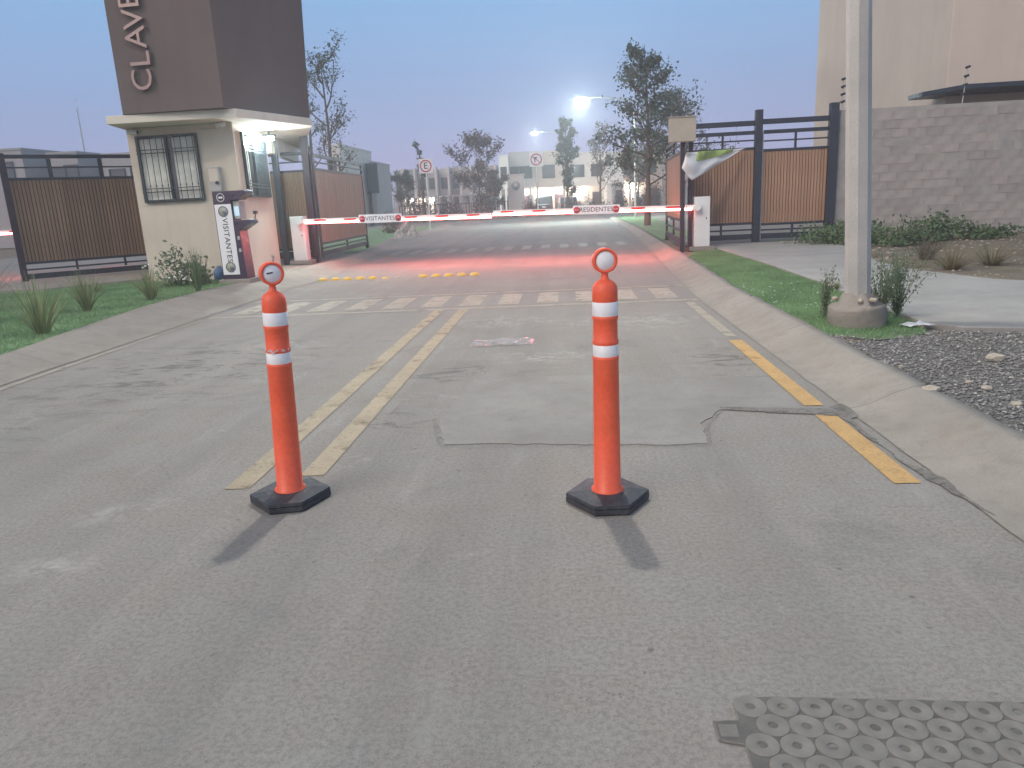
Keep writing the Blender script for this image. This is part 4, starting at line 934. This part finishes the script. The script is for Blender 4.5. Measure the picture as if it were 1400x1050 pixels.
# ------------------------------------------------------------------ cars beyond the gate
def car(loc, rz, mt, lab, L_=4.4, W_=1.8, H_=1.55, plate=False):
    e = empty('parked_car', loc, rz, lab, 'car', 'cars parked beyond the gate')
    pr = [(-L_/2, 0.35), (-L_/2, 0.95), (-L_/2+0.15, 1.02), (-L_*0.36, H_-0.08), (-L_*0.30, H_), (L_*0.08, H_), (L_*0.22, 1.02), (L_*0.46, 0.88), (L_/2, 0.70), (L_/2, 0.35)]
    MB().prism(pr, -W_/2, W_/2, M=XZ).build('body', mt, e, 0.05)
    MB().prism([(-L_*0.33, 1.02), (-L_*0.29, H_-0.10), (L_*0.07, H_-0.10), (L_*0.18, 1.02)], -W_/2-0.006, W_/2+0.006, M=XZ).build('side_window', M['glass'], e)
    MB().box((-L_*0.415, 0, 1.22), (0.03, W_*0.80, 0.36), M=Matrix.Rotation(math.radians(33), 3, 'Y')).build('rear_window', M['glass'], e)
    for sx in (-0.31, 0.31):
        for sy in (-1, 1): MB().tube((L_*sx, sy*(W_/2-0.2), 0.33), (L_*sx, sy*(W_/2+0.02), 0.33), 0.33, n=18).build('wheel', M['rubber'], e)
    for sy in (-1, 1):
        MB().box((-L_/2-0.005, sy*W_*0.40, 0.88), (0.05, 0.22, 0.16)).build('tail_lamp', M['taillight'], e); MB().box((L_/2-0.03, sy*W_*0.38, 0.72), (0.10, 0.3, 0.14)).build('headlight', M['white'], e)
    MB().box((-L_/2-0.012, 0, 0.72), (0.02, 0.42, 0.16)).build('licence_plate', M['signwhite'], e)
    return e
car((X(744, 82), 82, 0.02), PI/2, M['carpaint'], 'dark car seen from behind with pale plate, right of the pillar', H_=1.85, W_=1.75)
car((X(832, 95), 95, 0.15), 0.12, M['carwhite'], 'white car side-on under the trees beyond the RESIDENTES board', H_=1.4)
car((X(775, 84), 84, 0.02), PI/2+0.1, M['carpaint'], 'dark car parked between the slim tree and the car with pale plate', H_=1.6)

# ------------------------------------------------------------------ plants
def leafcloud(P, size, jitter=1.0, aspect=0.5, updir=0.0):
    n = len(P); d = RNG.normal(size=(n, 3)); d[:, 2] += updir; d /= np.linalg.norm(d, axis=1)[:, None]
    a = np.cross(d, RNG.normal(size=(n, 3))); a /= np.linalg.norm(a, axis=1)[:, None]
    s = size*(0.6+0.8*RNG.random(n))[:, None]
    v = np.stack([P-d*s*0.5, P+a*s*aspect*0.5, P+d*s*0.5, P-a*s*aspect*0.5], 1).reshape(-1, 3)
    return v, np.arange(4*n).reshape(n, 4)
def tree(px, Y, zt, r, lab, mt, seed=0, dense=1.0, trunk_h=0.3, shape='round', leaf=0.16, grp='trees beyond the gate', x=None):
    rr = random.Random(seed); x = X(px, Y) if x is None else x
    e = empty('tree', (x, Y, 0.08), 0, lab, 'tree', grp); tr = MB(); tips = []
    th = zt*trunk_h
    def grow(p, d, L, rad, lev):
        n = 4; pts = [p]
        for i in range(n):
            d = (d+Vector((rr.gauss(0, .12), rr.gauss(0, .12), rr.gauss(0.02, .06)))).normalized(); p = p+d*L/n; pts.append(p)
        tr.path(pts, rad, 5 if lev else 7, rad*0.55)
        if lev >= 1: tips.extend(pts[1:])
        if lev < 3:
            for k in range(rr.randint(3, 4) if lev else 0):
                t = rr.uniform(0.35, 1.0); q_ = pts[max(1, min(n, int(t*n+.5)))]
                nd = (d*0.8+Vector((rr.gauss(0, .6), rr.gauss(0, .6), rr.uniform(-.1, .5)))).normalized(); grow(q_, nd, L*rr.uniform(.5, .72), rad*0.5, lev+1)
    tr.path([(0, 0, 0), (0.04, 0.02, th)], 0.018*zt+0.02, 8, 0.014*zt+.01)
    N = {'round': 9, 'slim': 12, 'sparse': 9, 'tall': 18, 'wispy': 5}[shape]
    lead = Vector((0.04, 0.02, th)); top = Vector((rr.uniform(-.2, .2), 0, zt))
    tr.path([lead, lead.lerp(top, .5)+Vector((0.08, 0, 0)), top], 0.012*zt+.01, 6, 0.01)
    for k in range(N):
        t = (k+0.3)/N; p = lead.lerp(top, t*0.95); a = k*2.4+rr.uniform(-.4, .4)
        wdt = r*({'round': math.sin(PI*(0.18+0.75*t))**0.7, 'slim': 0.9*math.sin(PI*(0.2+0.7*t))**.5, 'sparse': 0.9-0.4*t, 'tall': (1.05-0.85*t)*(0.65+0.6*rr.random()), 'wispy': 0.7}[shape])
        d = Vector((math.cos(a), math.sin(a), {'round': 0.5, 'slim': 1.4, 'sparse': 1.0, 'tall': 0.45, 'wispy': 1.6}[shape])).normalized()
        grow(p, d, wdt, 0.006*zt, 1)
    tr.build('trunk', M['bark'], e)
    T = np.array([tuple(t) for t in tips]); n = int(len(T)*dense)
    if n:
        idx = RNG.integers(0, len(T), n); sp = r*0.085
        P = T[idx]+RNG.normal(size=(n, 3))*sp
        V, Fq = leafcloud(P, leaf); mesh_np('crown', V, Fq, mt, e)
    return e
tree(885, 34, at(885, 62, 34).z, 1.9, 'big feathery dark tree right of the bright lamp, above the gate leaf', M['leaf_tree'], 3, 4.5, 0.22, 'tall', 0.15)
tree(920, 40, at(925, 130, 40).z, 2.0, 'shorter dense tree behind the beige box and right gate leaf', M['leaf_tree'], 13, 3.0, 0.25, 'tall', 0.16)
tree(455, 36, at(455, 72, 36).z, 1.9, 'thin see-through tree rising between the tower and the left gate leaf', M['leaf_tree'], 5, 3.2, 0.3, 'sparse', 0.12)
tree(430, 40, at(430, 100, 40).z, 1.1, 'smaller bare-looking tree half hidden behind the tower edge', M['leaf_tree'], 6, 1.3, 0.4, 'sparse', 0.12)
tree(655, 62, at(655, 193, 62).z, 2.1, 'round brownish tree left of the monument pillar', M['leaf_brown'], 7, 7.0, 0.2, 'round', 0.2)
tree(578, 64, at(574, 196, 64).z, 0.7, 'skinny sapling with a few leaves just above the E sign', M['leaf_tree'], 8, 1.4, 0.5, 'wispy', 0.2)
tree(775, 66, at(773, 165, 66).z, 1.2, 'tall slim green tree left of the bright lamp pole', M['leaf_tree'], 9, 6.0, 0.15, 'slim', 0.2)
tree(820, 60, at(822, 178, 60).z, 1.6, 'loose thin tree right of the bright lamp', M['leaf_brown'], 10, 2.6, 0.25, 'sparse', 0.16)
tree(548, 75, at(545, 240, 75).z, 1.6, 'small dark tree beside the grey house at left', M['leaf_tree'], 11, 5.0, 0.2, 'round', 0.22)
tree(872, 62, at(870, 215, 62).z, 1.7, 'low bushy tree in front of the tan house at right', M['leaf_brown'], 12, 3.5, 0.2, 'round', 0.18)
tree(676, 72, at(676, 236, 72).z, 1.0, 'small dark tree touching the left side of the pillar', M['leaf_brown'], 14, 5.0, 0.2, 'round', 0.2)

def bush(x, y, z, rx, ry, h, n, mt, lab, size=0.06, name='bush', cat='bush', grp=None, aspect=0.5):
    e = empty(name, (x, y, z), 0, lab, cat, grp)
    st_ = MB(); r = random.Random(int(x*100+y*10))
    for k in range(7): a = r.uniform(0, 6.28); st_.tube((0, 0, 0), (rx*.6*math.cos(a), ry*.6*math.sin(a), h*.8), 0.012, 0.004, 5)
    st_.build('stem', M['bark'], e)
    k = max(5, n//60); cen = RNG.normal(size=(k, 3)); cen /= np.linalg.norm(cen, axis=1)[:, None]; cen *= (RNG.random(k)**0.5)[:, None]
    cen[:, 2] = np.abs(cen[:, 2]); P = cen[RNG.integers(0, k, n)]+RNG.normal(size=(n, 3))*0.20
    P[:, 2] = np.abs(P[:, 2]); P *= np.array([rx, ry, h]); V, Fq = leafcloud(P, size, aspect=aspect, updir=0.4)
    mesh_np('foliage', V, Fq, mt, e); return e
bush(6.35, 17.9, VZ, 0.95, 0.7, 0.52, 1500, M['bush'], 'sprawling green weed bush under the right end of the gate', 0.10, grp='weedy bushes along the block wall')
bush(7.3, 17.0, VZ, 0.75, 0.7, 0.5, 900, M['bush'], 'green weed bush behind the street lamp pole', 0.10, grp='weedy bushes along the block wall')
bush(8.25, 17.8, VZ, 0.8, 0.6, 0.5, 900, M['bush'], 'green weed bush just right of the street lamp pole at the wall foot', 0.10, grp='weedy bushes along the block wall')
bush(9.35, 18.0, VZ, 0.75, 0.5, 0.40, 800, M['bush'], 'rightmost of the large weed bushes along the block wall', 0.10, grp='weedy bushes along the block wall')
bush(11.0, 17.9, VZ, 0.40, 0.25, 0.25, 350, M['bush'], 'small lone green tuft near rubble at the wall foot', 0.08, grp='weedy bushes along the block wall')
def strands(cx, cy_, z, n, h, spread, width, mt, name, lab, cat, grp=None, droop=0.5, seg=5):
    e = None; V = []; Fc = []
    for k in range(n):
        a = RNG.random()*2*PI; r0 = RNG.random()**.5*0.05*spread/0.3; L = h*(0.55+0.6*RNG.random()); lean = RNG.random()*spread
        dx, dy = math.cos(a), math.sin(a); b = len(V); wx, wy = -dy*width/2, dx*width/2
        for i in range(seg+1):
            t = i/seg; rr = r0+lean*t+droop*lean*t*t; zz = L*(t-droop*0.45*t*t*(lean/spread)); s = 1-t*0.85
            V += [(dx*rr+wx*s, dy*rr+wy*s, zz), (dx*rr-wx*s, dy*rr-wy*s, zz)]
        Fc += [(b+2*i, b+2*i+1, b+2*i+3, b+2*i+2) for i in range(seg)]
    o = mesh_np(name, np.array(V), np.array(Fc), mt); o.location = (cx, cy_, z); return tag(o, lab, cat, grp)
gg = 'ornamental grass clumps on the left lawn'
strands(-6.55, 8.7, VZ-.01, 70, 0.74, 0.5, 0.026, M['reed'], 'grass_clump', 'large spiky grass clump nearest the left kerb', 'grass clump', gg)
strands(-7.35, 10.8, VZ-.01, 90, 0.66, 0.3, 0.022, M['reed'], 'grass_clump', 'upright grass clump in the middle of the left lawn', 'grass clump', gg)
strands(-7.0, 12.0, VZ-.01, 80, 0.6, 0.34, 0.024, M['reed'], 'grass_clump', 'arching grass clump near the kerb in front of the booth', 'grass clump', gg)
strands(-8.4, 9.9, VZ-.01, 130, 0.95, 0.7, 0.02, M['straw'], 'grass_clump', 'tall wispy straw-coloured grass at the left edge of the lawn', 'grass clump', gg)
strands(-9.6, 11.4, VZ-.01, 130, 0.95, 0.55, 0.02, M['reed'], 'grass_clump', 'wispy grass clump in front of the left fence post', 'grass clump', gg)
strands(-9.2, 13.9, VZ-.01, 40, 0.25, 0.35, 0.02, M['reed'], 'grass_clump', 'low flat grass tuft before the fence and booth corner', 'grass clump', gg)
strands(-6.72, 13.1, VZ-.01, 70, 0.75, 0.22, 0.022, M['bush'], 'grass_clump', 'tall dark leafy clump left of the kiosk', 'grass clump', gg, 0.3)
bush(-7.75, 14.4, VZ, 0.55, 0.4, 0.62, 600, M['weed'], 'leafy shrub with white flowers against the booth wall', 0.085, 'shrub', 'shrub')
fw = MB()
for i in range(16):
    p = (-7.75+random.uniform(-.55, .45), 14.2+random.uniform(-.35, .2), VZ+random.uniform(.1, .5)); fw.lathe([(0, -.015), (.032, 0), (.02, .015), (0, .02)], 7, c=p)
tag(fw.build('flower_heads', M['flower']), 'scattered small white flower heads on the shrub by the booth', 'flowers', kind='stuff')
bush(-7.25, 14.35, VZ, 0.3, 0.3, 0.7, 350, M['bush'], 'narrow dark shrub between the flowering shrub and the kiosk', 0.09, 'shrub', 'shrub')
# weeds round the lamp footing
def sprig(cx, cy_, z, n, h, spread, mt, lab, grp=None):
    e = empty('weed_plant', (cx, cy_, z), 0, lab, 'weed', grp); st_ = MB(); P = []
    for k in range(n):
        a = RNG.random()*2*PI; L = h*(.6+.5*RNG.random()); ln = spread*RNG.random(); pts = []
        for i in range(6):
            t = i/5; pts.append(Vector((math.cos(a)*ln*t**1.3, math.sin(a)*ln*t**1.3, L*t)))
        st_.path(pts, 0.004, 4, 0.0015)
        for i in range(80): t = .12+.88*RNG.random(); q_ = Vector((math.cos(a)*ln*t**1.3, math.sin(a)*ln*t**1.3, L*t)); P.append(tuple(q_+Vector(RNG.normal(size=3)*0.022)))
    st_.build('stem', M['weed'], e); V, Fq = leafcloud(np.array(P), 0.032, aspect=0.30, updir=1.0); mesh_np('foliage', V, Fq, mt, e)
sprig(3.02, 7.38, VZ, 26, 0.62, 0.40, M['weed'], 'feathery weed growing right of the street lamp footing', 'weeds beside the lamp footing')
sprig(3.28, 7.60, VZ, 22, 0.66, 0.34, M['weed'], 'spreading weed between the lamp footing and the concrete path', 'weeds beside the lamp footing')
sprig(2.62, 7.75, VZ, 9, 0.5, 0.14, M['weed'], 'narrow upright weed left of the street lamp pole', 'weeds beside the lamp footing')
strands(3.5, 9.9, VZ, 50, 0.12, 0.12, 0.01, M['reed'], 'grass_tuft', 'small grass tuft where turf meets the concrete path', 'grass tuft')
dv = 'dry weed clumps by the path'
for i, (x, y, n, h, s, lab) in enumerate([(6.3, 13.6, 220, 0.40, 0.5, 'dry brown weed clump behind the lamp pole weeds'), (5.9, 11.9, 260, 0.38, 0.6, 'dry yellowish weed clump at the path edge, far right'), (6.7, 12.3, 240, 0.36, 0.6, 'dry straw clump right of the path corner'), (8.2, 13.6, 200, 0.3, 0.7, 'low dry weeds in the dirt near the right frame edge')]):
    strands(x, y, VZ-.03, n, h, s, 0.008, M['straw'] if i else M['leaf_brown'], 'dry_weeds', lab, 'dry weeds', dv, 0.2, 3)

# hedges and median planting far off
for i, (a, b, Y, h, mt, lab) in enumerate([(548, 600, 74, 2.3, 'hedge', 'low brownish hedge below the E sign'), (596, 640, 72, 1.7, 'hedge', 'low dark hedge left of the round tree trunk'), (640, 676, 70, 2.2, 'hedge', 'dark rounded shrub left of the pillar foot'), (770, 800, 76, 1.5, 'hedge', 'low shrub under the slim tree'), (838, 860, 72, 1.8, 'hedge', 'round reddish shrub by the white car'), (862, 884, 70, 1.6, 'hedge', 'small shrub left of the right gate leaf'), (716, 736, 73, 1.3, 'hedge', 'low dark planting just right of the pillar foot'), (800, 838, 74, 1.5, 'hedge', 'long low planting in front of the white car'), (884, 906, 72, 2.0, 'hedge', 'dark shrub touching the edge of the right gate leaf')]):
    bush((X(a, Y)+X(b, Y))/2, Y, 0.05, (X(b, Y)-X(a, Y))*.5, 0.8, h, 1400, M[mt], lab, 0.18, 'hedge' if i < 2 else 'shrub', 'hedge' if i < 2 else 'shrub', 'planting in the far median')
bush(-9.2, 40, 0.1, 0.8, 0.6, 1.2, 700, M['leaf_brown'], 'dark shrub right of the open left gate leaf', 0.12, 'shrub', 'shrub')
fz = empty('railing', (0, 80, 0), 0, 'long dark railing in front of the far houses', 'railing')
x0_, x1_ = X(545, 80), X(700, 80)
for z in (0.4, 1.5): MB().box(((x0_+x1_)/2, 0, z), (x1_-x0_, 0.06, 0.08)).build('rail', M['steel_plum'], fz)
bmz = None; k = x0_
while k < x1_:
    if bmz is None: o = MB().box((0, 0, 0.8), (0.09, 0.05, 1.6)).build('bar', M['steel_plum'], fz); bmz = o.data
    else: o = bpy.data.objects.new('bar', bmz); C.objects.link(o); o.parent = fz
    o.location = (k, 0, 0); k += 0.55
tag(MB().prism([(X(520, 68), 67), (X(700, 68), 67), (X(700, 68), 86), (X(520, 68), 86)], 0.0, 0.16).build('median', M['paving']), kind='structure')
tag(MB().prism([(X(735, 68), 67), (X(960, 68), 67), (X(960, 68), 90), (X(735, 68), 90)], 0.0, 0.14).build('car_park', M['paving']), kind='structure')

# turf blades
def inside(P, poly):
    x, y = P[:, 0], P[:, 1]; r = np.zeros(len(P), bool); n = len(poly)
    for i in range(n):
        x0, y0 = poly[i]; x1, y1 = poly[(i+1) % n]
        c = ((y0 > y) != (y1 > y)); 
        with np.errstate(divide='ignore', invalid='ignore'): r ^= c & (x < (x1-x0)*(y-y0)/(y1-y0+1e-12)+x0)
    return r
def blades(name, poly, n, h, w_, bounds, z):
    P = np.stack([RNG.uniform(bounds[0], bounds[1], n), RNG.uniform(bounds[2], bounds[3], n)], 1); P = P[inside(P, poly)]; n = len(P)
    a = RNG.random(n)*2*PI; L = h*(.5+RNG.random(n)); ln = RNG.normal(size=(n, 2))*h*0.5
    b = np.concatenate([P, np.full((n, 1), z)], 1); d = np.stack([np.cos(a), np.sin(a), np.zeros(n)], 1)*w_/2
    V = np.stack([b-d, b+d, b+np.concatenate([ln, L[:, None]], 1)], 1).reshape(-1, 3)
    return mesh_np(name, V, np.arange(3*n).reshape(n, 3), M['grass'], kind='stuff')
tag(blades('turf_grass', lawnR, 60000, 0.030, 0.009, (2.3, 3.7, 6.5, 17.7), VZ-0.01), 'short green turf on the strip beside the right kerb', 'grass')
tag(blades('turf_grass', lawnL, 120000, 0.032, 0.012, (-14.5, -5.6, 5.5, 16), VZ-0.01), 'short green turf on the left lawn before the booth', 'grass')
# gravel stones, one mass
def stones(name, poly, n, s0, s1, bounds, z, mt):
    ico = np.array([(0, 0, .55), (1, 0, .1), (.31, .95, 0), (-.81, .59, .1), (-.81, -.59, 0), (.31, -.95, .1), (0, 0, -.4)]); tri = []
    for i in range(5): j = (i+1) % 5; tri += [(0, 1+i, 1+j), (6, 1+j, 1+i)]
    tri = np.array(tri); P = np.stack([RNG.uniform(bounds[0], bounds[1], n), RNG.uniform(bounds[2], bounds[3], n)], 1); P = P[inside(P, poly)]; n = len(P)
    s = s0+(s1-s0)*RNG.random(n)**3; a = RNG.random(n)*2*PI; B = ico[None]*s[:, None, None]*(1+RNG.uniform(-.3, .3, (n, 7, 3)))
    ca, sa = np.cos(a)[:, None], np.sin(a)[:, None]; V = np.stack([B[:, :, 0]*ca-B[:, :, 1]*sa+P[:, :1], B[:, :, 0]*sa+B[:, :, 1]*ca+P[:, 1:], B[:, :, 2]+z+0.15*s[:, None]], 2)
    return mesh_np(name, V.reshape(-1, 3), (tri[None]+7*np.arange(n)[:, None, None]).reshape(-1, 3), mt, kind='stuff')
tag(stones('gravel', gravel_poly[:1]+[(2.36, 6.85), (2.8, 6.8), (3.3, 6.95), (3.6, 6.83)]+gravel_poly[5:], 45000, 0.004, 0.018, (2.35, 6.0, 2.5, 6.9), VZ-0.014, M['stone']), 'dark crushed gravel behind the right kerb', 'gravel')
tag(stones('pebbles', [(3.3, 7), (3.3, 19), (15, 19), (15, 8)], 1500, 0.01, 0.05, (5.4, 14, 9.5, 18.5), VZ-0.04, M['pebble']), 'small stones scattered over the dirt before the block wall', 'stones')
def rock(x, y, z, s, lab, mt='pebble', sc_=(1, .8, .5), grp='larger loose stones in the gravel'):
    m = MB(); bm = bmesh.new(); bmesh.ops.create_icosphere(bm, subdivisions=2, radius=s); r = random.Random(int(x*991))
    for v in bm.verts: v.co *= 1+r.uniform(-.16, .16); v.co.x *= sc_[0]; v.co.y *= sc_[1]; v.co.z *= sc_[2]
    me = bpy.data.meshes.new('rock'); bm.to_mesh(me); bm.free(); me.materials.append(M[mt]); o = bpy.data.objects.new('rock', me); C.objects.link(o); o.location = (x, y, z+s*sc_[2]*0.5)
    return tag(o, lab, 'stone', grp)
for px, py, s, lab in ((1273, 533, .055, 'flat pale tan stone near the kerb, largest in the gravel'), (1232, 500, .022, 'small round cream stone at the left edge of the gravel'), (1325, 522, .028, 'small orange-tan stone in the middle of the gravel'), (1360, 490, .07, 'grey-brown lump on the upper right of the gravel'), (1349, 530, .035, 'tan flake stone right of the orange-tan one'), (1390, 552, .035, 'pale stone in the gravel at the right frame edge')):
    p = G(px, py, VZ); rock(p.x, p.y, VZ-.01, s, lab)
for px, lab in ((1345, 'pale rubble lump against the wall foot, left of the others'), (1372, 'pale rubble lump at the wall foot, middle'), (1390, 'pale rubble lump at the wall foot near the right frame edge')):
    p = G(px, 316, VZ); rock(p.x*0.9, 18.6, VZ-.01, 0.16, lab, grp='rubble along the block wall')
p = G(1398, 704); rock(p.x, p.y, 0.0, .03, 'small black lump at the right frame edge in the gutter', 'rubber', (1.4, 1, .6), None)
# litter
def crumple(name, x, y, z, sx, sy, h, rz, mt, lab, cat, seed, n=10, mz=0.0):
    r = random.Random(seed); m = MB(); vs = []
    for j in range(n+1):
        for i in range(n+1):
            u, v = i/n-.5, j/n-.5; k = 1+r.uniform(-.07, .07)
            vs.append((u*sx*k, v*sy*k+0.08*sy*math.sin(i), 0.004+h*abs(r.gauss(0, .55))*(1-abs(2*u)**3)+mz*max(0, 1-4*(u*u+v*v))))
    m.add(vs, [(j*(n+1)+i, j*(n+1)+i+1, (j+1)*(n+1)+i+1, (j+1)*(n+1)+i) for j in range(n) for i in range(n)]); o = m.build(name, M[mt], loc=(x, y, z), rot=(0, 0, rz))
    return tag(o, lab, cat)
crumple('plastic_sheet', -0.71, 7.68, 0.004, 0.66, 0.36, 0.016, 0.06, 'plastic', 'crumpled clear plastic sheet lying in the road between the posts', 'litter', 5, 16)
crumple('paper_litter', 3.24, 7.05, VZ+0.015, 0.26, 0.16, 0.02, 0.2, 'litter', 'crumpled white paper on the turf beside the lamp footing', 'litter', 6, 6)
p = G(556, 326, VZ); crumple('plastic_bag', p.x, p.y, VZ, 1.15, 0.7, 0.30, 0.1, 'plastic', 'clear plastic bag of scraps on the far left lawn edge', 'bag', 7, 12, 0.45)
lt = MB()
for i in range(46):
    x, y = random.uniform(2.4, 3.3), random.uniform(8.3, 10.8); s = random.uniform(.006, .018); lt.box((x, y, VZ+.018), (s, s*1.3, .006), random.random()*3)
tag(lt.build('paper_scraps', M['litter']), 'tiny white scraps scattered on the right turf strip', 'litter', kind='stuff')
dk = crack('', [(2.02, 9.15), (2.12, 9.45), (2.2, 9.55), (2.32, 9.5)], 0.05, 0.0, 8)
dk.v = [(x, y, 0.034+max(0, (x-1.98))*0.36) for x, y, z in dk.v]
tag(dk.build('kerb_crack', M['black']), kind='stuff')

# ------------------------------------------------------------------ haze
if HAZE:
    hm = bpy.data.materials.new('haze_air'); hm.use_nodes = True; ht = hm.node_tree; ht.nodes.clear()
    ho = ht.nodes.new('ShaderNodeOutputMaterial'); hv = ht.nodes.new('ShaderNodeVolumePrincipled'); hv.inputs['Density'].default_value = HAZE; hv.inputs['Color'].default_value = (0.97, 0.97, 1.0, 1)
    hv.inputs['Anisotropy'].default_value = 0.6
    ht.links.new(hv.outputs[0], ho.inputs['Volume'])
    tag(MB().box((-20, 70, 13), (230, 210, 28.5)).build('haze', hm), kind='stuff')
